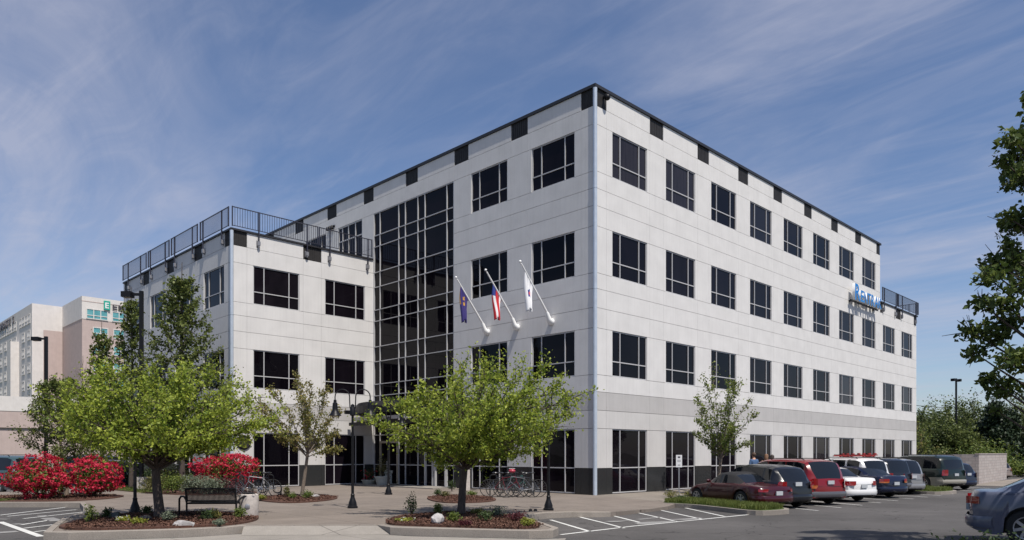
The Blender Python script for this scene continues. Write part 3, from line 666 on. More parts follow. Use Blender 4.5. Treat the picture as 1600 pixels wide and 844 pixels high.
for k in range(8):
    z = 24.1 - 2.87 * k
    if k == 0:
        for a, b, n in ((.7, 3.85, 3), (4.6, 7.7, 3), (9, 12, 3), (13.4, 16.5, 3), (18, 21, 3), (22.5, 25.5, 3), (27, 30, 3)): hwin(H1, ft, a, b, z, z + 1.7, n)
    else:
        fb = Face((0, .05), (1, 0), (0, -1))
        for a, b in ((1.7, 3.9), (4.8, 7.0), (9.2, 11.4), (13.6, 15.8), (18.0, 20.2), (22.5, 24.7), (27, 29.2)): hwin(H1, fb, a, b, z, z + 1.6, 2)
m = MB(); m.box(0, 34, -.03, -.001, 26.9, 27.0); m.build('cornice', 'hotel_pink', H1)
H2 = hotel('hotel', 'long white hotel wing with rows of paired windows at the left edge')
wx, wy = -4.63, 11.88
m = MB(); m.box(wx, -.02, wy, wy + 60, -.6, 27.6); m.build('wall', 'hotel_white', H2)
ff = Face((wx, wy), (0, 1), (-1, 0))
m = MB()
m.box(wx + 1.7, -.03, wy - .03, wy - .001, -.5, 23.2); m.build('wall_panel', 'hotel_pink', H2)
for k in range(8):
    z = 24.3 - 2.87 * k
    for j in range(12):
        s = 2.0 + j * 4.25 + (0 if j < 2 else 2.2)
        hwin(H2, ff, s - .9, s + .9, z, z + 1.7, 2, 'hotel_glass_blue')
        if j < 11 and k == 0: hwin(H2, ff, s + 1.2, s + 3.0, z, z + 1.7, 2, 'hotel_glass_blue')
m = MB()
for s in (9.9,): m.box(wx - 1.3, wx - .002, wy + s, wy + s + 1.6, 0, 22.0)
m.build('stair_pier', 'hotel_white', H2)
lg = empty('hotel_sign', W(HT[0] + 3.25, HT[1], 25.9), ANG, 'green square hotel sign with white letter E on the tower top', 'sign')
m = MB(); m.box(0, .95, -.28, -.03, 0, 1.5); m.build('panel', 'logo_green', lg); me = text_mesh('E', 1.3, .01, 0, .03); me.transform(Matrix.Rotation(R(90), 4, 'X')); o = link('letter', me, None, lg); me.materials.clear(); me.materials.append(M['white_paint']); o.location = (.1, -.30, .28)
lt = empty('hotel_lettering', W(HT[0] + 4.6, HT[1], 26.1), ANG, 'dark EMBASSY SUITES lettering along the hotel tower top, mostly behind trees', 'sign')
x = 0
letters('letter', lt, 'EMBASSY', 0, 0, 1.25, [.72, 1.0, .75, .85, .72, .72, .8, .18], .18, 'sign_dark', 'sign_dark', .05)
letters('letter', lt, 'SUITES', 7.4, 0, 1.25, [.72, .8, .3, .75, .72, .72, .18], .18, 'sign_dark', 'sign_dark', .05)
l2 = empty('hotel_lettering', W(HT[0] + wx, HT[1] + wy + 14.5, 25.4), ANG, 'dark lettering on the far end of the white hotel wing roof', 'sign')
for k in range(9):
    me = text_mesh('SETIUS YB'[::-1][k] if False else 'EMBASSY S'[8 - k], 2.0, .05, 0, .03) if 'EMBASSY S'[8 - k] != ' ' else None
    if me is None: continue
    me.transform(Matrix.Rotation(R(90), 4, 'X')); me.transform(Matrix.Rotation(R(-90), 4, 'Z')); o = link('letter', me, None, l2); me.materials.clear(); me.materials.append(M['sign_dark']); o.location = (-.15, k * 1.5, .4)
Pd = empty('low_building', W(HT[0] - 36, HT[1] - 12, 0), ANG, 'low pink building with a white top band in front of the hotel', 'building')
m = MB(); m.box(0, 33, 0, 12, 7.75, 9.85, 0); m.box(.05, 32.95, .05, 12, 5.4, 7.75, 1); m.box(.3, 32.8, .3, 12, 4.95, 5.4, 2); m.box(.05, 32.95, .05, 12, -.6, 4.95, 1); m.build('wall', ['hotel_white', 'hotel_pink', 'joint'], Pd)

# ------------------------------------------------------------------ foliage
def leaf_mesh(name, P, size, m, parent=None, up=.6, asp=.55, tint=None, seed=0, out=None, var=.35):
    """one small kite-shaped face per leaf"""
    r = np.random.default_rng(seed + len(P)); n = len(P); P = np.asarray(P, float)
    nr = r.normal(size=(n, 3)); nr /= np.linalg.norm(nr, axis=1)[:, None]; nr[:, 2] = nr[:, 2] + up * 1.0
    if out is not None: nr += out * .8
    nr /= np.linalg.norm(nr, axis=1)[:, None] + 1e-9
    a = np.cross(nr, r.normal(size=(n, 3))); a /= np.linalg.norm(a, axis=1)[:, None] + 1e-9; b = np.cross(nr, a)
    l = size * (1 + var * r.normal(size=n)).clip(.4, 1.9)[:, None] * .5
    droop = nr * l * .25
    v = np.stack([P - a * l - droop, P + b * l * asp, P + a * l - droop, P - b * l * asp], 1).reshape(-1, 3)
    me = bpy.data.meshes.new(name); me.vertices.add(4 * n); me.vertices.foreach_set('co', v.astype(np.float32).ravel())
    me.loops.add(4 * n); me.loops.foreach_set('vertex_index', np.arange(4 * n, dtype=np.int32))
    me.polygons.add(n); me.polygons.foreach_set('loop_start', np.arange(0, 4 * n, 4, dtype=np.int32))
    me.update(calc_edges=True)
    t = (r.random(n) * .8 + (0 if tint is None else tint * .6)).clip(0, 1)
    at = me.attributes.new('tint', 'FLOAT', 'FACE'); at.data.foreach_set('value', t.astype(np.float32))
    return link(name, me, m, parent)
def bez(a, c, b, n=6): return [a * (1 - t) ** 2 + c * 2 * t * (1 - t) + b * t * t for t in [i / n for i in range(n + 1)]]
def rvec(r, s=1.0): return Vector((r.gauss(0, s), r.gauss(0, s), r.gauss(0, s)))
def tree(name, p, label, cat='tree', group=None, kind='round', H=4.0, fork=1.3, cen=(0, 0, 2.7), rad=(2.4, 2.4, 1.3), tr=.13, limbs=12, subs=9, leaves=22, ls=.075, lm='leaf_bright', bark='bark', seed=1, lean=(0, 0), sig=.10, gap=0.0, zmin=-.35, rise=.35, prof=None, twigs=True, sublen=.42, up=.6, steep=0.0):
    r = random.Random(seed); root = empty(name, p, 0, label, cat, group); tm = MB(); P = []; TN = []
    cen = Vector(cen); base = Vector((0, 0, -.15)); top = Vector((lean[0], lean[1], fork))
    if kind == 'round':
        tk = [base, Vector((lean[0] * .15, lean[1] * .15, .25)), Vector((lean[0] * .6 + r.uniform(-.03, .03), lean[1] * .6, fork * .6)), top]
        tm.ring_tube(tk, [tr * 1.5, tr * 1.08, tr * .95, tr * .85], 10)
        def start(): return top.lerp(Vector((lean[0] * .6, lean[1] * .6, fork * .6)), r.uniform(0, .35)) 
        leader = None
    else:
        tp = Vector((lean[0], lean[1], H)); tk = [base, Vector((0, 0, H * .1)), Vector((lean[0] * .5 + r.uniform(-.06, .06), lean[1] * .5, H * .5)), tp]
        tm.ring_tube(tk, [tr * 1.4, tr, tr * .6, .012], 9)
        def on(h): 
            h = h / H; return base.lerp(tp, 1) * h if h > .5 else Vector((lean[0] * h, lean[1] * h, H * h))
    lims = []
    for i in range(limbs):
        if kind == 'round':
            g_ = (i + .5) / limbs; el = zmin + (1 - zmin) * (g_ ** .9); az = i * 2.39996 + r.uniform(-.3, .3); c = math.sqrt(max(0, 1 - el * el)); k = r.uniform(.76, 1.16)
            T_ = cen + Vector((c * math.cos(az) * rad[0], c * math.sin(az) * rad[1], el * rad[2])) * k
            a = start(); ctrl = a.lerp(T_, .5) + Vector((0, 0, rise * (T_ - a).length * r.uniform(.1, .5)))
            if steep: ctrl = Vector((a.x + (T_.x - a.x) * .3, a.y + (T_.y - a.y) * .3, a.z + (T_.z - a.z) * .55))
            br = tr * .36
        else:
            h = fork + (H * .97 - fork) * ((i + r.random() * .8) / limbs); ln = prof((h - fork) / (H - fork)) * r.uniform(.7, 1.12); az = i * 2.39996 + r.uniform(-.5, .5)
            a = on(h * .93); T_ = a + Vector((math.cos(az) * ln, math.sin(az) * ln, ln * rise)); ctrl = a.lerp(T_, .5) + Vector((0, 0, -.08 * ln)); br = tr * .32 * (1 - .7 * h / H)
        pts = bez(a, ctrl, T_, 7); tm.ring_tube(pts, [max(.006, br * (1 - .85 * k / 7)) for k in range(8)], 6, cap=False); lims.append((pts, (T_ - a).length))
    for li, (pts, ln) in enumerate(lims):
        sparse = r.random() < gap
        for j in range(subs):
            t = .22 + .78 * (j + r.random()) / subs; k = min(6, int(t * 7)); q = pts[k].lerp(pts[k + 1], t * 7 - k)
            d = (pts[k + 1] - pts[k]).normalized() * .8 + rvec(r, .55); d.z = d.z * .7 + .12 + steep * .8; d.normalize()
            sl = sublen * ln * r.uniform(.45, 1.0) * (1.15 - .5 * t); e_ = q + d * sl; mid = q.lerp(e_, .5) + Vector((0, 0, .06 * sl))
            if twigs: tm.ring_tube([q, mid, e_], [.010 + .004 * tr / .1, .007, .003], 4, cap=False)
            nl = int(leaves * (.35 if sparse else 1) * r.uniform(.6, 1.3))
            for _ in range(nl):
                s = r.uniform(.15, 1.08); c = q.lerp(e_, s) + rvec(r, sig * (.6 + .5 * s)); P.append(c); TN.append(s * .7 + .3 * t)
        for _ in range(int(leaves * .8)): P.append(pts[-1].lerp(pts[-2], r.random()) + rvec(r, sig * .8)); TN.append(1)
    tm.build('trunk', bark, root, True, 60)
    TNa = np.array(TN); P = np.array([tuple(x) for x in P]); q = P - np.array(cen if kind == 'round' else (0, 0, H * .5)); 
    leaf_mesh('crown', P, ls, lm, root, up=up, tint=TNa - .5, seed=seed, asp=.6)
    return root
tree('broad_tree', gp(250, 811), 'low broad tree with bright green crown standing beside the bench', group=None, fork=1.45, cen=(.10, 0, 2.72), rad=(2.45, 2.4, 1.18), tr=.115, limbs=46, subs=17, leaves=54, ls=.074, up=.4, seed=3, lean=(-.12, 0), zmin=-.75, lm='leaf_bright', rise=.30, sublen=.34, sig=.09, gap=.25)
tree('broad_tree', gp(720, 806), 'low broad tree with bright green crown in the middle mulch bed, bicycles behind it', fork=1.45, cen=(.55, 0, 2.62), rad=(2.6, 2.5, 1.42), tr=.105, limbs=46, subs=17, leaves=52, ls=.074, up=.4, seed=8, lean=(.12, 0), zmin=-.75, lm='leaf_bright', rise=.30, sublen=.34, sig=.09, gap=.25)
tree('young_tree', gp(471, 778), 'slender young bronze green tree before the two ground floor wing windows', fork=1.8, cen=(0, 0, 3.05), rad=(1.7, 1.5, 1.9), tr=.065, limbs=17, subs=15, leaves=30, ls=.085, lm='leaf_bronze', bark='bark_pale', seed=5, zmin=-.65, gap=.25, sig=.09, lean=(.25, 0), sublen=.18)
p_ = gp(1120, 776, lambda u, v: zr(u, v) + .17)
tree('young_tree', p_, 'young vase-shaped tree on the grassy parking island in front of the maroon sports car', fork=1.65, cen=(.15, 0, 3.4), rad=(1.5, 1.3, 2.1), tr=.065, limbs=15, subs=15, leaves=30, ls=.09, lm='leaf_mid', bark='bark_pale', seed=12, zmin=-.6, gap=.3, sig=.09, steep=.9, lean=(.18, 0), sublen=.16)
cone = lambda a, b: (lambda t: a * (1 - t) ** .8 + b)
p_ = W(-10.9, 14.9); tree('upright_tree', p_, 'tall pointed dark green tree against the side of the railed wing', kind='cone', H=10.3, fork=1.8, tr=.13, limbs=70, subs=7, leaves=19, ls=.13, lm='leaf_green', seed=21, prof=cone(2.2, .25), rise=.9, sig=.10, sublen=.4)
p_ = W(-11.5, 19.8); tree('upright_tree', p_, 'narrow tall tree just left of the wing beside the dark light pole', kind='cone', H=9.9, fork=1.5, tr=.10, limbs=46, subs=5, leaves=17, ls=.14, lm='leaf_green', seed=22, prof=cone(.75, .3), rise=1.2, sig=.10, sublen=.4)
p_ = W(-11.3, 25.3); tree('upright_tree', p_, 'pointed tree in front of the hotel tower windows, left of the narrow tall tree', kind='cone', H=8.9, fork=1.5, tr=.10, limbs=40, subs=5, leaves=17, ls=.15, lm='leaf_green', seed=23, prof=cone(1.25, .2), rise=.9, sig=.11, sublen=.4)
p_ = gp(104, 776); tree('young_tree', p_, 'young dense-topped tree between the two left red azaleas', kind='cone', H=4.9, fork=1.2, tr=.075, limbs=46, subs=8, leaves=34, ls=.085, lm='leaf_green', bark='bark_pale', seed=31, prof=lambda t: 1.35 * (1 - t) ** .5 + .15, rise=.6, sig=.10, sublen=.42, lean=(-.45, 0))
# bare twiggy sapling behind it
def bare(p, label, H=5.5, seed=3):
    r = random.Random(seed); root = empty('bare_tree', p, 0, label, 'tree'); m = MB(); m.ring_tube([(0, 0, -.1), (0.02, 0, H * .35), (.1, 0, H)], [.06, .045, .008], 7)
    for i in range(26):
        h = H * (.3 + .65 * i / 26); az = r.uniform(0, 6.28); ln = r.uniform(.5, 1.3) * (1.1 - .6 * i / 26); a = Vector((.02 + .08 * h / H, 0, h * .95)); T_ = a + Vector((math.cos(az) * ln * .8, math.sin(az) * ln * .8, ln * .8))
        m.ring_tube(bez(a, a.lerp(T_, .5) - Vector((0, 0, .1)), T_, 4), [.018, .014, .01, .007, .004], 4)
        for _ in range(4): q = a.lerp(T_, r.uniform(.3, 1)); m.ring_tube([q, q + rvec(r, .14) + Vector((0, 0, .22))], [.007, .003], 3)
    m.build('trunk', 'bark_pale', root)
bare(gp(126, 771), 'nearly leafless pale twiggy tree against the pink hotel wall', 5.9)
for k, (px, Y, h_) in enumerate(((1418, 60, 5.0), (1436, 66, 5.2))):
    q = dp(px, Y, -.2); tree('young_tree', q, ['thin reddish young tree before the far end of the white building', 'thin young tree just past the far corner of the white building'][k], fork=1.5, cen=(0, 0, 3.0), rad=(1.1, 1.1, 1.8), tr=.06, limbs=12, subs=6, leaves=10, ls=.16, lm='leaf_bronze' if k == 0 else 'leaf_mid', seed=50 + k, steep=.6, sig=.12, gap=.4)
# the big maple at the right edge: foliage in clumps at the ends of its limbs
def maple(p, label, H, clumps, seed, lean):
    r = random.Random(seed); root = empty('maple_tree', p, 0, label, 'tree'); m = MB(); P = []; q = np.random.default_rng(seed)
    tk = [Vector((0, 0, -.2)), Vector((lean * .3, 0, 2)), Vector((lean * .8, .1, 5)), Vector((lean, 0, H * .95))]; m.ring_tube(tk, [.17, .13, .09, .02], 10)
    for (x, y, z, rr) in clumps:
        T_ = Vector((x, y, z)); h = max(1.6, z - .55 * math.hypot(x, y) - .2); a = Vector((lean * min(1, h / H), 0, h)); m.ring_tube(bez(a, a.lerp(T_, .5) + Vector((0, 0, -.1)), T_, 5), [.04, .035, .028, .022, .015, .008], 5)
        for _ in range(7): e_ = T_ + rvec(r, rr * .55); m.ring_tube([T_, e_], [.010, .004], 4)
        n = int(1500 * rr ** 1.7); d = q.normal(size=(n, 3)); d /= np.linalg.norm(d, axis=1)[:, None]; k = 1 + .35 * np.sin(d[:, 0] * 4 + x * 9) * np.cos(d[:, 2] * 5 + z * 7)
        P.append(np.array([x, y, z]) + d * (q.random(n) ** .45 * k)[:, None] * np.array([rr, rr, rr * .72]))
    m.build('trunk', 'bark', root, True, 60); leaf_mesh('crown', np.concatenate(P), .10, 'leaf_maple', root, seed=seed, up=.35, asp=.6)
    return root
MPX = 1690; MD = 12.5; MP = dp(MPX, MD, -.12); rr_ = random.Random(4); cl = []
for px, py, q_ in ((1600, 165, .28), (1560, 232, .36), (1585, 250, .42), (1548, 262, .22), (1572, 285, .34), (1600, 215, .34), (1600, 330, .26), (1592, 375, .26), (1600, 400, .34), (1530, 440, .34), (1552, 425, .30), (1522, 478, .30), (1550, 478, .45), (1580, 450, .42), (1598, 430, .40), (1540, 512, .34), (1570, 520, .45), (1590, 500, .48), (1538, 548, .30), (1562, 565, .40), (1585, 560, .48), (1552, 590, .26), (1570, 612, .28), (1592, 600, .40), (1580, 640, .18), (1600, 640, .24)):
    cl.append(((px - MPX) * MD / F, rr_.uniform(-.45, .45), CAMH + (HZ - py) * MD / F + .12, q_ * .72))
for _ in range(85):
    z_ = rr_.uniform(2.9, 8.6); w_ = 2.0 * math.sin(min(1, (9.2 - z_) / 4) * 1.5) + .2; a = rr_.uniform(-1.9, 1.9); x_ = abs(w_) * math.cos(a) * rr_.uniform(.3, 1); y_ = w_ * math.sin(a)
    if x_ > -.25: cl.append((x_ + .1, y_, z_, rr_.uniform(.28, .45)))
maple(MP, 'tall dark maple reaching in at the right edge above the blue-grey sedan', 9.0, cl, 61, .15)
# tree belt far right
far = [(1442, 84, 7.4, 0), (1462, 92, 8.6, 0), (1484, 88, 9.0, 1), (1508, 96, 9.6, 1), (1527, 84, 8.6, 0), (1556, 73, 7.9, 2), (1578, 75, 6.9, 2), (1600, 84, 9.2, 0), (1628, 78, 8.8, 1), (1660, 82, 10, 0), (1425, 98, 8.0, 1), (1474, 74, 5.2, 0), (1540, 78, 6.4, 2), (1600, 76, 6.0, 0), (1500, 73, 5.0, 1), (1452, 76, 5.4, 1)]
fl_ = ['broad dark green tree', 'pale green feathery tree', 'dark pointed conifer']; wh = ['next to the far corner of the white building', 'second past the far building corner, behind the grey van', 'third past the building, left of the far light pole', 'taller, just right of the far light pole', 'left of the dark conifers, behind the block wall', 'tallest, above the grey block wall', 'smaller, right of the tallest one', 'behind the maple trunk at the right edge', 'outside the right edge, low', 'outside the right edge, tall', 'mostly hidden behind the far building corner', 'low, behind the dark green off-roader', 'squat, left of the tallest one above the block wall', 'low, beyond the right end of the block wall', 'low, between the light pole and block wall', 'low, behind the silver-grey van']
for k, (px, Y, h_, ty) in enumerate(far):
    q = dp(px, Y, -.5); lb = fl_[ty] + ' ' + wh[k]; rr = h_ * .34
    if ty == 2: tree('conifer_tree', q, lb, kind='cone', H=h_, fork=.6, tr=.2, limbs=90, subs=5, leaves=14, ls=.30, lm='needle', seed=70 + k, prof=cone(h_ * .24, .25), rise=.15, sig=.22, twigs=False, group='trees beyond the parking lot')
    else: tree('background_tree', q, lb, fork=h_ * .2, cen=(0, 0, h_ * .55), rad=(rr * 1.15, rr, h_ * .42), tr=.16, limbs=34, subs=8, leaves=24, ls=.22, lm=['leaf_far', 'leaf_green'][ty], seed=70 + k, sig=.26, twigs=False, zmin=-.8, sublen=.45, group='trees beyond the parking lot')
tree('background_tree', dp(1640, 140, -.5), 'hidden broad tree far behind the right edge', fork=2, cen=(0, 0, 6), rad=(6, 5, 5), tr=.2, limbs=20, subs=6, leaves=14, ls=.5, lm='leaf_far', seed=91, sig=.4, twigs=False, group='trees beyond the parking lot')

# far woodland closing the view
r_w = np.random.default_rng(17); Pw = []
for k in range(260):
    a = R(-52 + 104 * (k + r_w.random()) / 260); D = r_w.uniform(230, 330); h_ = r_w.uniform(8, 15); c_ = r_w.uniform(4, 8); q_ = r_w.normal(size=(260, 3)); q_ /= np.linalg.norm(q_, axis=1)[:, None]; q_ *= r_w.random((260, 1)) ** .4
    Pw.append(np.array([math.sin(a) * D, math.cos(a) * D, h_ * .45 - .6]) + q_ * np.array([c_, c_, h_ * .55]))
Pw = np.concatenate(Pw); tag(leaf_mesh('woodland', Pw[Pw[:, 2] > -.6], 1.3, 'leaf_far', None, seed=17), 'far-off dark wood along the horizon', 'woodland', kind='stuff')
def lumpy(n, rad, seed, shell=.55, flat=.85):
    r = np.random.default_rng(seed); d = r.normal(size=(n, 3)); d /= np.linalg.norm(d, axis=1)[:, None]; d[:, 2] = np.where(d[:, 2] < 0, d[:, 2] * flat, d[:, 2])
    ph = r.uniform(0, 6.28, 8); k = 1 + .13 * np.sin(d[:, 0] * 5 + ph[0]) + .12 * np.sin(d[:, 1] * 6 + ph[1]) + .11 * np.sin(d[:, 2] * 7 + ph[2]) + .08 * np.sin((d[:, 0] + d[:, 2]) * 12 + ph[3])
    s = (shell + (1 - shell) * r.random(n)) * k
    return d * s[:, None] * np.array(rad), d
def shrub(name, p, label, rad, n=900, ls=.07, lm='leaf_mid', seed=1, cat='shrub', group=None, flowers=0, fm='petal', fs=.055, zc=None, spiky=0):
    root = empty(name, p, 0, label, cat, group); P, d = lumpy(n, rad, seed, .25, .8); zc = rad[2] * .85 if zc is None else zc; P[:, 2] += zc; keep = P[:, 2] > .02; P, d = P[keep], d[keep]
    leaf_mesh('foliage', P, ls, lm, root, seed=seed, out=d if not spiky else None, up=.3 if not spiky else -.2, asp=.5 if not spiky else .18)
    if flowers:
        Q, d2 = lumpy(flowers, (rad[0] * 1.03, rad[1] * 1.03, rad[2] * 1.03), seed, .90, .85); Q[:, 2] += zc; kp = Q[:, 2] > .05; Q, d2 = Q[kp], d2[kp]
        r = np.random.default_rng(seed); m_ = 7; Pq = np.repeat(Q, m_, 0) + r.normal(size=(len(Q) * m_, 3)) * fs * .55
        leaf_mesh('blossoms', Pq, fs * 1.25, fm, root, seed=seed, out=np.repeat(d2, m_, 0), up=.2, asp=.8, tint=np.repeat(r.random(len(Q)) - .5, m_))
    m = MB(); r = random.Random(seed)
    for _ in range(6): a = r.uniform(0, 6.28); m.ring_tube([(0, 0, -.03), (math.cos(a) * rad[0] * .35, math.sin(a) * rad[1] * .35, zc * .9)], [.018, .008], 5)
    m.build('stem', 'bark', root); return root
shrub('azalea_bush', gp(62, 781), 'big round bush of red azalea blossom nearest the left edge', (1.05, 1.0, .74), 5600, .075, 'leaf_mid', 4, 'azalea', 'red azaleas in bloom', 1250, zc=.78, fs=.050)
shrub('azalea_bush', gp(147, 778), 'round red azalea in bloom right of the thin trunk beside the path', (.84, .85, .76), 4800, .075, 'leaf_mid', 6, 'azalea', 'red azaleas in bloom', 1050, zc=.82, fs=.050)
shrub('azalea_bush', gp(345, 771) + Vector((0, .9, 0)), 'red azalea in bloom behind the bench, against the wing wall', (1.30, .95, .72), 4800, .075, 'leaf_mid', 9, 'azalea', 'red azaleas in bloom', 1150, zc=.98, fs=.055)
for k, (px, py, rx, rz, lm, l) in enumerate((
    (243, 771, .75, .50, 'leaf_olive', 'low olive shrub behind the broad tree trunk'), (272, 772, .75, .55, 'leaf_mid', 'rounded green shrub left of the bench back, by the path'), (304, 772, .62, .50, 'leaf_grey', 'grey green shrub directly behind the left half of the bench'),
    (332, 773, .60, .45, 'leaf_grey', 'grey green shrub directly behind the right half of the bench'), (352, 772, .55, .42, 'leaf_purple', 'dark purple shrub under the red azalea by the wing'), (372, 772, .45, .35, 'leaf_purple', 'small dark purple shrub next to the parked bicycles'),
    (264, 764, .9, .75, 'leaf_olive', 'yellowish clipped shrub under the wing windows'), (284, 763, 1.0, .75, 'leaf_olive', 'broad clipped shrub by the pointed tree trunk'), (228, 762, .7, .55, 'leaf_dark', 'dark shrub at the lawn edge behind the lamp'), (247, 760, .9, 1.0, 'leaf_dark', 'tall dark shrub under the wing wall'), (208, 760, .6, .75, 'leaf_dark', 'dark shrub behind the right azalea of the left pair'),
    (310, 757, 1.0, .9, 'leaf_dark', 'dark shrub hidden between azalea and wing'))):
    shrub('shrub', gp(px, py), l, (rx, rx * .8, rz), 1500, .075, lm, 100 + k)
small = [(141, 820, .17, .26, 'leaf_mid', 'small upright box shrub at the left end of the front left bed'), (168, 812, .13, .16, 'leaf_dark', 'little dark shrub before the dark boulders'), (192, 818, .17, .08, 'leaf_lime', 'yellow green plant by the lamp foot'), (216, 822, .2, .09, 'leaf_lime', 'low lime plant in front of the lamp foot'),
    (230, 806, .16, .15, 'leaf_dark', 'dark tuft beside the broad tree trunk'), (263, 817, .2, .15, 'leaf_grey', 'grey green tuft left of the pale rock'), (323, 815, .2, .17, 'leaf_dark', 'dark green plant under the bench'), (336, 814, .15, .14, 'leaf_bronze', 'bronze coloured plant under the bench'), (375, 812, .16, .17, 'leaf_mid', 'green tuft at the foot of the litter bin'), (343, 824, .16, .09, 'leaf_grey', 'tiny pale green plant in front of the bench'),
    (643, 807, .20, .33, 'leaf_dark', 'dark pointed dwarf shrub at the back left of the middle bed'), (633, 818, .25, .06, 'leaf_lime', 'pale flowering mat left of the grey rock'), (684, 806, .15, .18, 'leaf_mid', 'upright green plant just behind the grey rock'), (709, 818, .2, .15, 'leaf_mid', 'leafy green tuft right of the grey rock'), (759, 818, .22, .18, 'leaf_dark', 'dark leafy plant right of the middle tree'), (777, 809, .25, .17, 'leaf_grey', 'wide grey green plant at the back of the middle bed'),
    (808, 817, .3, .14, 'leaf_purple', 'purple spreading plant near the bed tip'), (824, 825, .2, .12, 'leaf_lime', 'yellow leaved plant at the tip of the middle bed'), (727, 824, .18, .07, 'leaf_purple', 'small dark purple plant at the kerb'), (746, 806, .22, .10, 'leaf_bronze', 'reddish low plant behind the middle tree'),
    (448, 778, .16, .27, 'leaf_olive', 'upright yellowish plant left of the slender tree trunk'), (457, 781, .18, .13, 'leaf_mid', 'green tuft left of the slender tree trunk'), (480, 781, .26, .19, 'leaf_mid', 'bushy green plant right of the slender tree trunk'), (408, 783, .2, .12, 'leaf_lime', 'lime plant beside the left bicycles'),
    (684, 776, .18, .15, 'leaf_dark', 'dark plant at the left end of the small round bed'), (695, 778, .2, .14, 'leaf_olive', 'yellow green plant in the small round bed'), (706, 768, .2, .3, 'leaf_dark', 'upright dark shrub at the back of the small round bed'), (737, 776, .25, .12, 'leaf_mid', 'low green plant right of the middle tree trunk, in the small bed'),
    (1048, 779, .35, .17, 'leaf_bronze', 'bronze low shrub by the parking sign'), (1077, 780, .3, .18, 'leaf_bronze', 'brownish low shrub between parking sign and sports car'), (1063, 782, .3, .10, 'leaf_dark', 'dark low plant at the parking sign foot')]
for k, (px, py, rx, rz, lm, l) in enumerate(small):
    shrub('small_plant', gp(px, py) + Vector((0, 0, .04)), l, (rx, rx, rz), 420, .05, lm, 200 + k, 'plant', 'small plants in the beds', flowers=14 if px in (633, 192) else 0, fm='petal_white', fs=.02)
# hedge at the lower right corner
hp = []; r = np.random.default_rng(5)
for k in range(42):
    x = 5.0 + k * .17; P, d = lumpy(420, (.34, .55, .42 * min(1, .55 + k * .05)), 300 + k, .4, .4); P += np.array([x, 10.1 + .12 * math.sin(k * 1.3), -.17 + .39 * min(1, .55 + k * .05)]); hp.append(P)
hg = empty('hedge', (5, 10.1, -.2), 0, 'low dark clipped hedge along the bottom right corner, in front of the blue-grey sedan', 'hedge')
hp = np.concatenate(hp) - np.array([5, 10.1, -.2]); leaf_mesh('foliage', hp[hp[:, 2] > 0], .05, 'leaf_dark', hg, seed=5)
m = MB()
for k in range(42): m.ring_tube([(k * .17, 0, 0), (k * .17 + .1, .1, .35)], [.015, .006], 5)
m.build('stem', 'bark', hg)
sheet('mulch_bed', [loc(4.6, 9.2), loc(13.5, 9.2), loc(13.5, 12.1), loc(5.2, 11.0)], lambda u, v: zr(u, v) + .05, 'mulch', thick=.2)
# grass
def pip(p, poly):
    c = False; n = len(poly)
    for i in range(n):
        a, b = poly[i], poly[i - 1]
        if (a[1] > p[1]) != (b[1] > p[1]) and p[0] < (b[0] - a[0]) * (p[1] - a[1]) / (b[1] - a[1]) + a[0]: c = not c
    return c
def grass(poly, f, n, h, label, seed):
    r = random.Random(seed); us = [p[0] for p in poly]; vs_ = [p[1] for p in poly]; V_ = []; fs = []; tn = []
    while len(fs) < n:
        u, v = r.uniform(min(us), max(us)), r.uniform(min(vs_), max(vs_))
        if not pip((u, v), poly): continue
        b = W(u, v, f(u, v)); a = r.uniform(0, 6.28); hh = h * r.uniform(.5, 1.2); w_ = .014; k = len(V_)
        t_ = b + Vector((r.gauss(0, .3) * hh, r.gauss(0, .3) * hh, hh)); sx = Vector((math.cos(a) * w_, math.sin(a) * w_, 0))
        V_ += [b - sx, b + sx, t_]; fs.append((k, k + 1, k + 2)); tn.append(min(1, r.random() * .7 + .35 * math.sin(u * 2 + v * 3) ** 2))
    me = bpy.data.meshes.new('grass'); me.from_pydata(V_, [], fs); at = me.attributes.new('tint', 'FLOAT', 'FACE'); at.data.foreach_set('value', tn)
    tag(link('grass', me, 'grass_blade'), label, 'grass', kind='stuff')
fi = lambda u, v: zr(u, v) + .16
grass(inset(ip1, .2), fi, 15000, .17, 'short bright grass on the island before the sports car', 1); grass(inset(ip2, .2), fi, 7000, .2, 'short grass on the far parking island', 2)
grass([(-22, 15.6), (-19.6, 13.1), (-18.2, 12.0), (-17.6, 12.4), (-18.6, 14.2), (-20, 16)], zp, 9000, .10, 'grass strip under the leftmost azalea', 3); grass([(-12.6, 14.6), (-11.4, 15.5), (-10.9, 22), (-11, 30), (-12.9, 30), (-12.9, 21)], zp, 9000, .12, 'lawn strip beside the wing', 4)
# bark chips lying on the beds
leafmat('chip', (.04, .018, .012), (.21, .11, .078), .0, .9)
def chips(poly, n, seed, label, sz=.055):
    r = random.Random(seed); us = [p[0] for p in poly]; vs_ = [p[1] for p in poly]; P = []
    while len(P) < n:
        u, v = r.uniform(min(us), max(us)), r.uniform(min(vs_), max(vs_))
        if pip((u, v), poly): P.append(tuple(W(u, v, zp(u, v) + .055 + r.random() * .03)))
    tag(leaf_mesh('bark_mulch', np.array(P), sz, 'chip', None, up=1.4, asp=.35, seed=seed), label, 'mulch', kind='stuff')
chips([(-13.4, -4.5), (-12.9, -5.5), (-11.85, -7.4), (-11.4, -7.6), (-10.95, -7.3), (-10.35, -6.3), (-9.5, -4.6), (-9.9, -2.8), (-11.6, -2.8), (-12.8, -3.6)], 9000, 1, 'reddish bark mulch of the middle bed')
chips([(-19.2, -.5), (-17.2, -1.65), (-15.9, -1.9), (-15.0, -1.1), (-14.4, .6), (-15.1, 2.1), (-16.2, 3.0), (-17.5, 2.8), (-18.5, 1.3)], 11000, 2, 'reddish bark mulch of the left front bed')
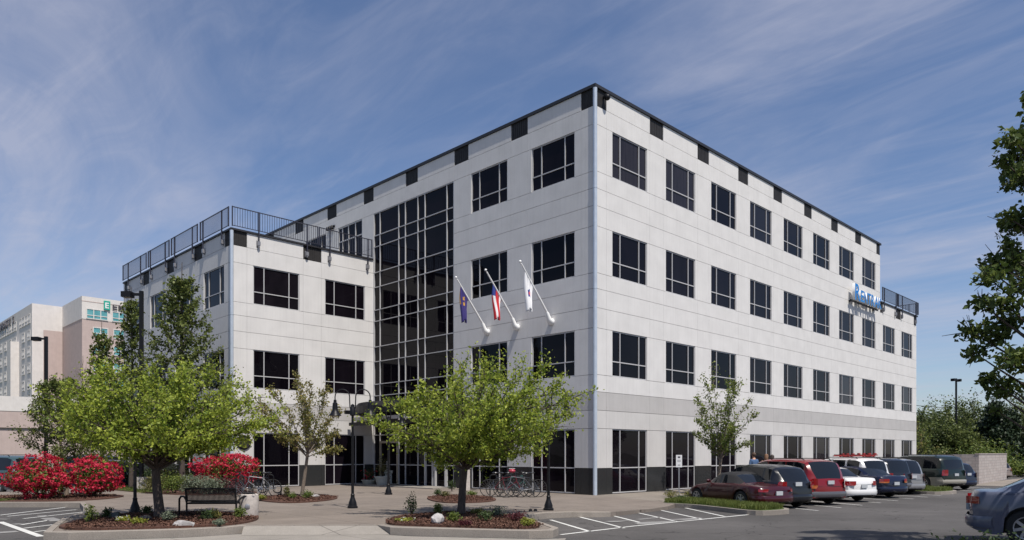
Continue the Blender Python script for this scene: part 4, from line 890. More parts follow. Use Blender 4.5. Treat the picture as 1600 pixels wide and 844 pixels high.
chips([(-7.5, .6), (-6.6, -.1), (-5.5, .2), (-4.3, 1.6), (-4.2, 2.9), (-4.7, 4.0), (-6.1, 3.3)], 4000, 3, 'bark mulch of the small round bed'); chips([(-11.4, 5.6), (-11.1, 4.1), (-9.6, 4.6), (-8.3, 6.0), (-8.2, 7.9), (-9.4, 8.6), (-10.9, 7.5)], 4500, 4, 'bark mulch round the slender tree')
chips([(-19.0, 13.2), (-17.0, 11.3), (-15.9, 10.9), (-14.6, 11.8), (-14.0, 13.4), (-15.3, 15.6), (-18.4, 16.0)], 6000, 5, 'bark mulch under the left azaleas')
# rocks
def rock(p, s, label, seed, m='rock'):
    bm = bmesh.new(); bmesh.ops.create_icosphere(bm, subdivisions=2, radius=1); r = random.Random(seed); cuts = [(rvec(r, 1).normalized(), r.uniform(.45, .8)) for _ in range(9)]
    for v in bm.verts:
        for nn, dd in cuts:
            k = v.co.dot(nn)
            if k > dd: v.co -= nn * (k - dd)
        v.co += rvec(r, .025); v.co.x *= s[0]; v.co.y *= s[1]; v.co.z = v.co.z * s[2]
    me = bpy.data.meshes.new('rock'); bm.to_mesh(me); bm.free(); o = link('boulder', me, m); o.location = p + Vector((0, 0, s[2] * .35)); tag(o, label, 'rock')
rock(gp(288, 824), (.27, .2, .14), 'pale angular rock in front of the bench in the left bed', 1); rock(gp(684, 821), (.20, .2, .22), 'grey upright rock in the middle mulch bed', 2); rock(gp(494, 778), (.28, .2, .14), 'small pale rock beside the slender tree', 5)
rock(gp(180, 812), (.18, .15, .17), 'dark boulder left of the lamp foot', 3, 'granite'); rock(gp(226, 814), (.2, .15, .12), 'dark low boulder beside the broad tree trunk', 4, 'granite')

# ------------------------------------------------------------------ lamps and poles
def street_lamp(p, rz, label, H=3.72):
    o = empty('street_lamp', p, rz, label, 'street lamp', 'twin-headed black path lamps')
    m = MB(); m.lathe([(.001, 0), (.16, 0), (.16, .06), (.13, .08), (.125, .16), (.09, .26), (.065, .34), (.06, .40), (.068, .42), (.048, .45)], 12); m.build('base', 'black_metal', o, True)
    m = MB(); m.ring_tube([(0, 0, .4), (0, 0, H - .78)], [.046, .038], 12); m.build('pole', 'black_metal', o, True)
    m = MB(); m.lathe([(.05, H - .84), (.085, H - .82), (.085, H - .62), (.06, H - .58), (.06, H - .5), (.001, H - .46)], 12); m.build('collar', 'black_metal', o, True)
    for s in (-1, 1):
        pts = [(s * .05, 0, H - .7), (s * .085, 0, H - .55), (s * .095, 0, H - .3)] + [(s * (.32 - .225 * math.cos(t)), 0, H - .235 + .225 * math.sin(t)) for t in [R(a) for a in range(0, 181, 20)]] + [(s * .545, 0, H - .36)]
        m = MB(); m.ring_tube(pts, .018, 8); m.build('arm', 'black_metal', o, True)
        m = MB(); c = (s * .545, 0, 0); m.lathe([(.001, H - .33), (.045, H - .34), (.05, H - .42), (.075, H - .44), (.085, H - .62), (.09, H - .66), (.14, H - .76), (.195, H - .82), (.20, H - .835), (.17, H - .83), (.08, H - .74), (.001, H - .72)], 20, c); sh = m.build('lamp_shade', 'black_metal', o, True)
        m = MB(); m.sphere((s * .545, 0, H - .79), .055, 8); m.build('bulb', 'white_concrete', sh, True)
street_lamp(gp(551, 794), R(2), 'black twin lamp standing clear on the plaza between the two broad trees')
street_lamp(gp(607, 773), R(8), 'black twin lamp farther back, near the planters and the entrance')
street_lamp(gp(857, 797.5), R(-4), 'black twin lamp right of the middle broad tree, near the building corner')
street_lamp(gp(211, 802), R(2), 'black twin lamp with its heads inside the left broad tree crown')
def light_pole(p, rz, H, label, r_=.10, al=.75, heads=1):
    o = empty('light_pole', p, rz, label, 'light pole', 'tall parking lot light poles')
    m = MB(); m.lathe([(.001, 0), (.28, 0), (.28, .6), (.001, .6)], 16); m.build('base', 'white_concrete', o, True)
    m = MB(); m.box(-r_, r_, -r_, r_, .6, H); m.build('pole', 'black_metal', o)
    for s in ([1] if heads == 1 else [1, -1]):
        m = MB(); m.box(*sorted((-s * r_, -s * (r_ + .35))), -.04, .04, H - .22, H - .10); m.build('arm', 'black_metal', o)
        m = MB(); a, b = sorted((-s * (r_ + .35), -s * (r_ + .35 + al))); m.box(a, b, -.20, .20, H - .30, H - .04); hd = m.build('lamp_head', 'black_metal', o); m = MB(); m.box(a + .06, b - .06, -.16, .16, H - .315, H - .301); m.build('lens', 'white_concrete', hd)
light_pole(dp(221, 34.5), 0, 9.35, 'tall square black light pole in front of the wing side, head pointing left', .075, .45)
light_pole(dp(72, 51), 0, 9.85, 'tall dark light pole in front of the white hotel wing', .09, .5)
light_pole(dp(1494, 76, -.4), R(30), 9.9, 'thin far light pole rising above the trees at the right', .07, .25, 2)
# utility line and its poles
def upole(p, label):
    o = empty('utility_pole', p, R(20), label, 'utility pole'); m = MB(); m.ring_tube([(0, 0, 0), (0, 0, 9.6)], [.16, .11], 10); m.build('pole', 'bark', o, True); m = MB(); m.box(-1, 1, -.06, .06, 8.9, 9.02); m.build('crossarm', 'bark', o)
a_ = dp(1340, 92, -.5); b_ = dp(1780, 118, -.5); upole(a_, 'wooden utility pole hidden behind the building'); upole(b_, 'wooden utility pole beyond the right edge')
m = MB(); A_ = a_ + Vector((0, 0, 9.0)); B_ = b_ + Vector((0, 0, 9.9)); m.ring_tube([A_.lerp(B_, t / 24) - Vector((0, 0, 1.1 * (1 - (2 * t / 24 - 1) ** 2))) for t in range(25)], .035, 5); tag(m.build('power_line', 'black_metal'), 'overhead cable crossing the sky between building and trees', 'cable')

# parking sign, planters, bin, pedestals
def psign(p):
    o = empty('parking_sign', p, R(-12), 'small white parking sign on a thin post before the ground floor windows', 'sign')
    m = MB(); m.box(-.025, .025, -.02, .02, 0, 1.35); m.build('post', 'bracket_metal', o)
    m = MB(); m.box(-.12, .12, -.032, -.022, 1.24, 1.74); pn = m.build('panel', 'white_paint', o)
    m = MB(); m.box(-.05, .05, -.036, -.033, 1.62, 1.68); m.box(-.07, .07, -.036, -.033, 1.52, 1.53); m.box(-.07, .07, -.036, -.033, 1.47, 1.48); m.box(-.05, .05, -.036, -.033, 1.32, 1.34); m.build('print', 'sign_dark', pn)
psign(gp(1061, 778))
def planter(p, r_, h, label, sq=False, lm='leaf_mid', fl_=0, seed=1, ph=.25):
    o = empty('planter', p, 0, label, 'planter', 'planters by the entrance'); m = MB()
    if sq:
        m.box(-r_, r_, -r_, r_, 0, h * .78); m.box(-r_ - .05, r_ + .05, -r_ - .05, r_ + .05, h * .80, h); m.box(-r_ + .02, r_ - .02, -r_ + .02, r_ - .02, h * .779, h * .801); m.box(-r_ - .03, r_ + .03, -r_ - .03, r_ + .03, -.001, .08)
    else: m.lathe([(.001, 0), (r_ * .62, 0), (r_ * .70, .05), (r_ * .78, h * .3), (r_ * .95, h * .85), (r_ * 1.05, h * .88), (r_ * 1.05, h), (r_ * .92, h), (r_ * .9, h - .05), (.001, h - .05)], 24)
    m.build('pot', 'planter_white', o, not sq)
    shrub('potted_plant', p + Vector((0, 0, h - .06)), 'leafy plant filling the ' + label, (r_ * .95, r_ * .95, ph), 700, .06, lm, seed, 'plant', flowers=fl_, fs=.04)
planter(gp(577, 758), .42, .28, 'low round white planter, leftmost by the entrance', lm='leaf_dark', seed=401, fl_=26, ph=.42)
planter(gp(598, 759), .42, .50, 'round white planter in the middle of the three by the entrance', lm='leaf_olive', seed=402, ph=.62)
planter(gp(614, 757), .37, .78, 'tall square white planter, rightmost by the entrance', True, lm='leaf_bronze', seed=403, ph=.45)
o = empty('litter_bin', gp(389, 808), R(10), 'round pale concrete litter bin at the right end of the bench', 'litter bin')
m = MB(); m.lathe([(.001, .02), (.23, .02), (.24, .06), (.25, .55), (.24, .60), (.20, .62), (.001, .62)], 24); m.build('drum', 'white_concrete', o, True)
m = MB(); m.lathe([(.001, .621), (.15, .621), (.16, .64), (.13, .66), (.001, .66)], 20); m.build('lid', 'black_metal', o, True)
m = MB(); m.lathe([(.001, -.258), (.06, -.257), (.07, -.252), (.05, -.24)], 16, (0, 0, .3), axis='y'); m.build('emblem', 'bracket_metal', o, True)
o = empty('ash_post', gp(478, 757.5), ANG, 'dark narrow post with a blue top against the wing wall', 'post'); m = MB(); m.box(-.12, .12, -.1, .1, 0, .95); m.build('body', 'black_metal_panel', o); m = MB(); m.box(-.14, .14, -.12, .12, .952, 1.18); m.build('panel', 'sign_blue', o)
o = empty('info_pedestal', gp(729, 766), R(20), 'pale narrow pedestal right of the middle tree trunk', 'pedestal'); m = MB(); m.box(-.14, .14, -.10, .10, 0, 1.0); m.build('body', 'white_concrete', o); m = MB(); m.box(-.17, .17, -.13, .13, 1.002, 1.06); m.build('cap', 'white_paint', o)
for k, (px, l) in enumerate(((829, 'left of two small black kerb stubs at the tip of the middle bed'), (836.5, 'right of two small black kerb stubs at the tip of the middle bed'))):
    o = empty('kerb_stub', gp(px, 807.5, zr), 0, l, 'stub'); m = MB(); m.lathe([(.001, 0), (.06, 0), (.06, .17), (.05, .22), (.001, .24)], 12); m.build('post', 'black_metal', o, True); m = MB(); m.lathe([(.062, .12), (.066, .13), (.066, .16), (.062, .17)], 12); m.build('band', 'bracket_metal', o)

# bench seen from behind
def bench(p, rz):
    o = empty('park_bench', p, rz, 'black slatted metal bench on the plaza with its back to the drive', 'bench')
    m = MB(); n = 38
    for i in range(n + 1):
        x = -.60 + 1.2 * i / n; m.box(x - .010, x + .010, -.035, -.025, .47, .78, mt=Matrix.Rotation(R(8), 4, 'X'))
    m.build('backrest', 'black_metal', o)
    m = MB(); m.ring_tube([(-.63, -.145, .79), (.63, -.145, .79)], .02, 8); m.ring_tube([(-.63, -.09, .465), (.63, -.09, .465)], .022, 8); m.build('back_rail', 'black_metal', o, True)
    m = MB()
    for i in range(n + 1):
        x = -.60 + 1.2 * i / n; m.box(x - .010, x + .010, -.06, .42, .415, .425)
    m.build('seat', 'black_metal', o); m = MB(); m.ring_tube([(-.66, .43, .41), (.66, .43, .41)], .024, 8); m.ring_tube([(-.66, -.06, .40), (.66, -.06, .40)], .024, 8); m.ring_tube([(-.66, .18, .39), (.66, .18, .39)], .018, 8); m.build('seat_frame', 'black_metal', o, True)
    for s in (-1, 1):
        m = MB(); m.ring_tube([(s * .64, -.07, 0), (s * .64, -.07, .40), (s * .64, -.10, .55), (s * .64, -.15, .80)], .026, 8); m.build('leg', 'black_metal', o, True)
        m = MB(); m.ring_tube([(s * .64, -.06, .40), (s * .70, .02, .50), (s * .78, .10, .57), (s * .88, .16, .57), (s * .94, .20, .50), (s * .95, .22, .40), (s * .95, .22, 0)], .026, 8); m.build('arm', 'black_metal', o, True)
bench(gp(332, 810), R(2))

# bicycles
mat('tyre', (.015, .015, .015), .8); mat('chrome', (.55, .55, .56), .2, metal=.9); mat('bike_red', (.12, .012, .02), .3); mat('bike_dark', (.02, .022, .03), .3); mat('bike_silver', (.16, .165, .18), .3, metal=.4); mat('helmet_red', (.38, .04, .07), .35); mat('bike_green', (.02, .10, .09), .3)
def bicycle(p, rz, label, fm, lean=0.0, grp='bicycles at the racks'):
    o = empty('bicycle', p, 0, label, 'bicycle', grp); o.rotation_euler = (R(lean), 0, rz); r_ = .34; rw, fw = Vector((-.50, 0, r_)), Vector((.53, 0, r_))
    for c in (rw, fw):
        wl = MB(); wl.ring_tube([(c.x + r_ * math.cos(R(a)), 0, c.z + r_ * math.sin(R(a))) for a in range(0, 361, 12)], .017, 6, cap=False); t = wl.build('wheel', 'tyre', o, True)
        m = MB()
        for k in range(18): a = R(20 * k); m.ring_tube([(c.x, .02 * (-1) ** k, c.z), (c.x + .32 * math.cos(a), 0, c.z + .32 * math.sin(a))], .0025, 3)
        m.ring_tube([(c.x, -.05, c.z), (c.x, .05, c.z)], .02, 8); m.build('spokes', 'chrome', t)
    bb, st_, hd0, hd1 = Vector((-.06, 0, .28)), Vector((-.20, 0, .80)), Vector((.38, 0, .62)), Vector((.345, 0, .82))
    m = MB()
    for a, b, q in ((bb, st_, .016), (bb, hd0, .02), (st_.lerp(bb, .12), hd1, .017), (hd0, hd1, .02)): m.ring_tube([a, b], q, 8)
    for s in (-.04, .04): m.ring_tube([bb + Vector((0, s * .6, 0)), rw + Vector((0, s, 0))], .009, 6); m.ring_tube([st_.lerp(bb, .1), rw + Vector((0, s, 0))], .008, 6)
    m.build('bicycle_frame', fm, o, True)
    m = MB()
    for s in (-.045, .045): m.ring_tube([hd0, hd0 + Vector((.04, s, -.06)), fw + Vector((0, s, 0))], .011, 6)
    m.build('fork', fm, o, True)
    m = MB(); m.ring_tube([hd1, hd1 + Vector((-.02, 0, .12)), hd1 + Vector((.06, 0, .14))], .013, 6); m.ring_tube([hd1 + Vector((.02, -.29, .16)), hd1 + Vector((.07, -.1, .14)), hd1 + Vector((.07, .1, .14)), hd1 + Vector((.02, .29, .16))], .014, 6); m.build('handlebar', 'bike_dark', o, True)
    m = MB(); m.ring_tube([st_, st_ + Vector((-.03, 0, .12))], .013, 6); m.sphere(st_ + Vector((-.04, 0, .15)), .13, 6, 0, (1, .55, .25)); m.build('saddle', 'bike_dark', o, True)
    m = MB(); m.lathe([(.09, -.004), (.1, 0), (.09, .004)], 16, (bb.x, .05, bb.z), axis='y'); m.ring_tube([bb + Vector((0, .06, 0)), bb + Vector((.1, .07, -.14))], .009, 5); m.ring_tube([bb + Vector((0, -.06, 0)), bb + Vector((-.1, -.07, .14))], .009, 5); m.build('crank', 'chrome', o, True)
    return o
def bk_(px, py, a, l, fm, lean=0): return bicycle(gp(px, py), R(a), l, fm, lean)
bk_(388, 776, 170, 'dark bicycle nearest the azalea, leftmost of the left group', 'bike_dark'); bk_(404, 777, 195, 'silver framed bicycle in the middle of the left group', 'bike_silver', 4); bk_(415, 776, 155, 'dark bicycle at the right end of the left group, by the wing window', 'bike_dark', -4)
bk_(783, 776, 8, 'dark bicycle at the left end of the right group', 'bike_dark', 3); bk_(792, 777, -12, 'red framed bicycle in the left half of the right group', 'bike_red', -3); bk_(803, 776, 15, 'green framed bicycle near the middle of the right group', 'bike_green', 3); b_4 = bk_(812, 777.5, 190, 'silver bicycle with a red helmet on its bars', 'bike_silver', -3); bk_(821, 776.5, 175, 'dark bicycle at the right end of the right group', 'bike_dark', 2)
hl = empty('bicycle_helmet', gp(800, 777) + Vector((.0, .05, 1.02)), 0, 'red and white cycle helmet hung on a parked bicycle', 'helmet'); m = MB(); m.sphere((0, 0, 0), .12, 8, 0, (1.15, .85, .7)); m.build('shell', 'helmet_red', hl, True); m = MB(); m.box(-.12, .12, -.03, .03, .095, .11); m.build('vent', 'white_paint', hl)
def rack(p, label):
    o = tag(MB().ring_tube([(-.9, 0, 0), (-.9, 0, .7)] + [(-.9 + .3 * k + .15 - .15 * math.cos(R(a)), 0, (.75 + .1 * math.sin(R(a))) if k % 2 == 0 else .2 - .1 * math.sin(R(a))) for k in range(6) for a in range(0, 181, 30)] + [(.9, 0, .2), (.9, 0, 0)], .025, 8).build('bicycle_rack', 'black_metal', None, True), label, 'bike rack'); o.location = p; o.rotation_euler = (0, 0, R(5))
rack(gp(404, 774), 'wavy black bicycle rack under the bicycles left of the slender tree'); rack(gp(800, 774), 'wavy black bicycle rack under the bicycles near the building corner')

# ------------------------------------------------------------------ cars
def paint(name, c, metal=.35, rough=.28): mat(name, c, rough, metal=metal, coat=.55, spec=.3)
for n_, c_ in dict(paint_maroon=(.040, .003, .006), paint_charcoal=(.009, .010, .014), paint_red=(.17, .006, .010), paint_white=(.66, .66, .66), paint_silver=(.18, .18, .19), paint_navy=(.006, .009, .028), paint_black=(.010, .011, .015), paint_green=(.006, .014, .012), paint_blue_grey=(.085, .095, .135), paint_teal=(.04, .075, .085), paint_taupe=(.20, .16, .14), clad_grey=(.08, .08, .09), clad_gold=(.28, .26, .22)).items(): paint(n_, c_, 0)
mat('car_glass', (.008, .010, .013), .04, ior=1.52); mat('trim_black', (.012, .012, .013), .5); mat('soft_top', (.012, .012, .014), .9)
mat('tail_red', (.26, .008, .010), .15, coat=1); mat('tail_amber', (.40, .10, .01), .2, coat=1); mat('lens_clear', (.35, .30, .31), .12, coat=1); mat('rim_metal', (.42, .42, .43), .3, metal=.6); mat('plate_white', (.42, .44, .46), .5); mat('rack_red', (.3, .03, .03), .5)
CARS = {
 # L, W, H, wheelbase, front overhang, wheel radius, clearance, belt [(x,z)], roof [(x,z)], windows [(x0,x1)], kind  (x from the tail)
 'roadster': dict(tw=.16, L=4.33, W=1.78, wb=2.42, fo=.93, r=.325, cl=.16, belt=[(0, .62), (.05, .78), (.5, .86), (1.3, .90), (2.7, .88), (3.3, .80), (4.0, .66), (4.33, .48)], roof=[(0, 0), (.95, .88), (1.45, 1.20), (1.85, 1.29), (2.25, 1.28), (2.95, .90), (4.3, 0)], win=[(1.75, 2.62)], rg=(1.0, 1.5), wg=(2.3, 2.95), tail=(.64, .74), gaps=[1.62, 2.75]),
 'hatchback': dict(L=4.36, W=1.77, wb=2.60, fo=.88, r=.32, cl=.18, belt=[(0, .70), (.04, .95), (.6, 1.02), (2.0, .99), (3.1, .95), (3.6, .88), (4.2, .74), (4.36, .52)], roof=[(0, 0), (.06, 1.0), (.45, 1.47), (.9, 1.54), (2.0, 1.57), (2.5, 1.52), (3.25, .98), (4.3, 0)], win=[(.55, .95), (1.03, 1.72), (1.80, 2.70)], rg=(.06, .45), wg=(2.55, 3.28), tail=(.72, .98), gaps=[.98, 1.76, 2.85]),
 'minivan': dict(L=5.0, W=1.95, wb=2.98, fo=1.0, r=.34, cl=.2, belt=[(0, .60), (.03, 1.0), (.5, 1.08), (2.5, 1.05), (3.7, 1.0), (4.2, .92), (4.8, .76), (5.0, .5)], roof=[(0, 0), (.05, 1.05), (.42, 1.66), (.9, 1.75), (2.8, 1.76), (3.3, 1.66), (4.15, 1.02), (5, 0)], win=[(.50, 1.50), (1.58, 2.55), (2.63, 3.45)], rg=(.05, .42), wg=(3.35, 4.2), tail=(.66, 1.04), gaps=[1.55, 2.60, 3.6], tw=.10),
 'sedan': dict(tw=.24, L=4.80, W=1.80, wb=2.70, fo=.98, r=.32, cl=.19, belt=[(0, .66), (.04, .90), (.12, .985), (1.0, 1.0), (2.4, .95), (3.4, .92), (3.7, .88), (4.5, .72), (4.8, .5)], roof=[(0, 0), (.85, .99), (1.5, 1.36), (2.0, 1.43), (2.6, 1.42), (2.9, 1.36), (3.6, .92), (4.8, 0)], win=[(1.32, 2.02), (2.10, 2.98)], rg=(.92, 1.5), wg=(2.92, 3.6), tail=(.70, .88), gaps=[1.25, 2.06, 3.15]),
 'suv': dict(L=4.80, W=1.88, wb=2.84, fo=.88, r=.37, cl=.26, belt=[(0, .70), (.03, 1.06), (.4, 1.13), (2.5, 1.12), (3.4, 1.10), (3.7, 1.06), (4.6, .92), (4.8, .6)], roof=[(0, 0), (.05, 1.12), (.32, 1.68), (.7, 1.78), (2.4, 1.80), (2.9, 1.72), (3.55, 1.12), (4.8, 0)], win=[(.42, 1.20), (1.32, 2.12), (2.24, 3.05)], rg=(.05, .32), wg=(2.95, 3.55), tail=(.78, 1.08), gaps=[1.27, 2.18, 3.2], clad=True),
 'big_suv': dict(L=5.2, W=2.0, wb=3.02, fo=.95, r=.39, cl=.28, belt=[(0, .72), (.03, 1.14), (.4, 1.21), (2.7, 1.20), (3.7, 1.18), (4.0, 1.14), (5.0, 1.0), (5.2, .65)], roof=[(0, 0), (.05, 1.2), (.30, 1.84), (.7, 1.93), (2.7, 1.95), (3.2, 1.86), (3.85, 1.2), (5.2, 0)], win=[(.42, 1.35), (1.47, 2.30), (2.42, 3.30)], rg=(.05, .30), wg=(3.2, 3.85), tail=(.84, 1.16), gaps=[1.42, 2.36, 3.45], clad=True),
}
def smoothed(kn, xs, w_=.10):
    X = np.arange(-.5, 6, .02); Y = np.interp(X, [k[0] for k in kn], [k[1] for k in kn]); n = int(w_ / .02) * 2 + 1; K = np.hanning(n + 2)[1:-1]; K /= K.sum()
    Y2 = np.convolve(np.pad(Y, n // 2, mode='edge'), K, 'valid'); return np.interp(xs, X, Y2[:len(X)])
def wheel(root, x, y, r_, side):
    o = empty('wheel', (x, y, r_)); o.parent = root; m = MB(); w_ = .11
    m.lathe([(r_ * .62, -w_), (r_ * .92, -w_), (r_, -w_ * .7), (r_, w_ * .7), (r_ * .92, w_), (r_ * .64, w_), (r_ * .62, w_ * .8)], 28, axis='y'); m.build('tyre', 'tyre', o, True)
    m = MB(); s = side; m.lathe([(r_ * .645, s * w_ * .9), (r_ * .60, s * w_ * .98), (r_ * .56, s * w_ * .5), (.001, s * w_ * .35)], 28, axis='y', mi=1)
    for k in range(7):
        mt = Matrix.Rotation(2 * math.pi * k / 7, 4, 'Y'); m.box(-.028, .028, *sorted((s * w_ * .45, s * w_ * .9)), .03, r_ * .62, 0, mt)
    m.lathe([(.001, s * w_ * .95), (.06, s * w_ * .93), (.07, s * w_ * .4)], 16, axis='y'); m.lathe([(r_ * .66, s * w_ * .86), (r_ * .64, s * w_ * 1.02), (r_ * .58, s * w_ * 1.0), (r_ * .57, s * w_ * .6)], 28, axis='y')
    m.build('rim', ['rim_metal', 'trim_black'], o, True, 30)
def car(kind, name, p, heading, label, pm, seed=0, rack_=None, top=None, lower=None, cat='car', taillamp='tail_red', grp=None, amber=False, grille=True):
    c = CARS[kind]; L_, Wd = c['L'], c['W'] / 2; root = empty(name, p, heading, label, cat, grp)
    xr, xf = L_ - c['fo'] - c['wb'], L_ - c['fo']; ra = c['r'] * 1.14
    xs = set(np.round(np.linspace(0, L_, 44), 3).tolist())
    for xc in (xr, xf):
        xs |= set(np.round(xc + ra * np.cos(np.linspace(0, math.pi, 15)), 3).tolist())
    for a in c['gaps']: xs |= {round(a - .008, 3), round(a + .008, 3)}
    for a, b in c['win']: xs |= {round(a, 3), round(b, 3)}
    xs |= {.03, .08, .02, L_ - .03, L_ - .08}
    xs = np.array(sorted(x for x in xs if 0 <= x <= L_)); keep = [0]
    for i in range(1, len(xs)):
        if xs[i] - xs[keep[-1]] > .012: keep.append(i)
    xs = xs[keep]; belt = smoothed(c['belt'], xs, .06); roof = smoothed(c['roof'], xs, .10)
    rows = []; G_ = []
    for x, bz, rz_ in zip(xs, belt, roof):
        tl = x / L_; we = Wd * (1 - .17 * max(0, 1 - x / .55) ** 2.2 - .26 * max(0, 1 - (L_ - x) / .85) ** 2.0)
        zb = c['cl'] + .10 * max(0, 1 - x / .35) ** 2 + .06 * max(0, 1 - (L_ - x) / .4) ** 2; za = zb
        for xc in (xr, xf):
            dx_ = abs(x - xc)
            if dx_ < ra: za = max(za, c['r'] + math.sqrt(ra * ra - dx_ * dx_))
        za = min(za, bz - .12); g_ = max(0, rz_ - bz - .01); G_.append(g_); t = min(1, g_ / .30); mid = max(za + .02, zb + .5 * (bz - zb)); wi = we - .26
        hw = we * .80
        y7 = we * .915; y8 = (hw) * (1 - t) + (Wd * (.79 if c['W'] < 1.9 else .82)) * t
        if g_ > 0: y8 = min(y8, y7)
        z8 = bz + .012 + max(0, g_ - .075) if g_ > .08 else bz + .012 + g_ * .3; zt = bz + .02 + g_
        rows.append([(0, zb + .02), (wi, zb + .02), (wi, za), (we * .975, za), (we, mid), (we * .985, bz - .07), (we * .955, bz - .015), (y7, bz + .006), (y8, z8), (y8 * .84, zt - .02 * t), (y8 * .45, zt + .012), (0, zt + .018)])
    nr = 12; n = len(xs); per = 2 * nr - 2
    ring = []
    for x, rw in zip(xs, rows):
        pts = [(x, y, z) for y, z in rw] + [(x, -y, z) for y, z in rw[-2:0:-1]]
        # pull the tail and nose in so they are not cut off flat
        q = []
        for (X, y, z) in pts:
            k = abs(y) / Wd
            if x < .6: X = X + .16 * k ** 3 * (1 - x / .6)
            if x > L_ - .9: X = X - .38 * k ** 2.4 * (1 - (L_ - x) / .9)
            q.append((X, y, z))
        ring.append(q)
    body, glassg, clad = MB(), {}, MB(); body.v = [q for r_ in ring for q in r_]; clad.v = list(body.v)
    def rowof(j): return j if j < nr - 1 else per - 1 - j
    for i in range(n - 1):
        xm = (xs[i] + xs[i + 1]) / 2; gm_ = min(G_[i], G_[i + 1])
        for j in range(per):
            f = (i * per + j, i * per + (j + 1) % per, (i + 1) * per + (j + 1) % per, (i + 1) * per + j); f = tuple(reversed(f)); rj = rowof(j); side = 1 if j < nr - 1 else -1
            key = None
            if rj == 7 and gm_ > .16 and any(a < xm < b for a, b in c['win']): key = ('window', side, [k for k, (a, b) in enumerate(c['win']) if a < xm < b][0])
            elif rj in (9, 10) and c['wg'][0] < xm < c['wg'][1] and min(G_[i], G_[i+1]) > .02: key = ('windshield', 0, 0)
            elif rj in (9, 10) and c['rg'][0] < xm < c['rg'][1]: key = ('rear_window', 0, 0)
            if key: glassg.setdefault(key, []).append(f)
            elif c.get('clad') and rj in (1, 2, 3): clad.f.append(f); clad.m.append(0)
            else:
                mi = 0
                if rj in (3, 4, 5) and any(abs(xm - a) < .009 for a in c['gaps']): mi = 1
                if rj in (0, 1, 2): mi = 1
                if top and rj >= 7 and gm_ > .03 and xs[i] < c['wg'][0] + .1: mi = 2
                if lower and rj == 3: mi = 3
                body.f.append(f); body.m.append(mi)
    cen_r = [ring[0][k] for k in range(per)]; body.f.append(tuple(range(per))); body.m.append(0); body.f.append(tuple(reversed(range((n - 1) * per, n * per)))); body.m.append(0)
    def compact(mb):
        used = sorted({k for f in mb.f for k in f}); mp = {k: i for i, k in enumerate(used)}; mb.v = [mb.v[k] for k in used]; mb.f = [tuple(mp[k] for k in f) for f in mb.f]; return mb
    compact(body).build('body', [pm, 'trim_black', top or pm, lower or pm], root, True, 40)
    if clad.f: compact(clad).build('cladding', lower or 'clad_grey', root, True, 40)
    for (nm, s, k), fs in glassg.items():
        g_ = MB(); g_.v = [q for r_ in ring for q in r_]; g_.f = fs; g_.m = [0] * len(fs); compact(g_).build(nm, 'car_glass', root, True, 60)
    for xc in (xr, xf):
        for s in (-1, 1): wheel(root, xc, s * (Wd - .125), c['r'], s)
    # lamps follow the body skin, a centimetre proud
    z0, z1 = c['tail']
    def patch(nm, m_, x0, x1, za_, zb_, s, both=True):
        mb = MB()
        cols = [i for i in range(n) if x0 <= xs[i] <= x1]
        if len(cols) < 2: return
        def surf(i, z):
            rw = rows[i]; yy = np.interp(z, [q[1] for q in rw[3:8]], [q[0] for q in rw[3:8]]); x = xs[i]; k = yy / Wd
            X = x + (.16 * k ** 3 * (1 - x / .6) if x < .6 else 0) - (.38 * k ** 2.4 * (1 - (L_ - x) / .9) if x > L_ - .9 else 0); return X, yy
        vs = []; zs_ = np.linspace(za_, zb_, 5)
        for i in cols:
            for z in zs_: X, yy = surf(i, z); vs.append((X + (-.008 if x0 < 1 else .008), s * (yy + .010), z))
        fs = []
        for a in range(len(cols) - 1):
            for b in range(4): f = (a * 5 + b, a * 5 + b + 1, a * 5 + 6 + b, a * 5 + 5 + b); fs.append(f if s < 0 else f[::-1])
        # wrap on to the end face
        e0 = cols[0] if x0 < 1 else cols[-1]; k0 = len(vs)
        for z in zs_: X, yy = surf(e0, z); X += (-.012 if x0 < 1 else .012); vs += [(X, s * (yy + .008), z), (X - (.07 if x0 < 1 else -.10) * .6, s * (yy - .06), z), (X - (.07 if x0 < 1 else -.10) * (1.2 if x0 < 1 else .9), s * (yy - c.get('tw', .12)), z)]
        for b in range(4):
            for a in range(2): f = (k0 + b * 3 + a, k0 + b * 3 + a + 1, k0 + b * 3 + 4 + a, k0 + b * 3 + 3 + a); fs.append(f if s > 0 else f[::-1])
        mb.add(vs, fs); mb.build(nm, m_, root, True)
    for s in (-1, 1):
        if amber: patch('taillight', 'tail_amber', 0, .2, z0, z0 + (z1 - z0) * .33, s); patch('taillight', taillamp, 0, .2, z0 + (z1 - z0) * .35, z1, s)
        else: patch('taillight', taillamp, 0, .14 if kind in ('sedan', 'near_sedan', 'roadster') else .12, z0, z1, s)
        hz = float(np.interp(L_ - .25, xs, belt)); patch('headlight', 'lens_clear', L_ - .55, L_ - .06, hz - .20, hz - .09, s)
        m = MB(); xm = c['wg'][1] - .35; zm = float(np.interp(xm, xs, belt)); m.sphere((xm, s * (Wd + .06), zm + .08), .09, 8, 0, (.6, 1.1, .8)); m.box(xm - .03, xm + .03, *sorted((s * (Wd - .06), s * (Wd + .04))), zm + .01, zm + .05); m.build('mirror', pm, root, True)
        m = MB()
        for a in c['gaps'][1:2] + c['gaps'][2:3]: zz_ = float(np.interp(a - .3, xs, belt)) - .14; m.box(a - .24, a - .10, *sorted((s * (Wd * .985), s * (Wd + .018))), zz_, zz_ + .035)
        m.build('handle', pm, root)
    xe = min(xs); m = MB(); pz = .52 if kind in ('roadster',) else (.60 if 'sedan' in kind else .82); m.box(-.035, .02, -.15, .15, pz, pz + .14); m.build('licence_plate', 'plate_white', root)
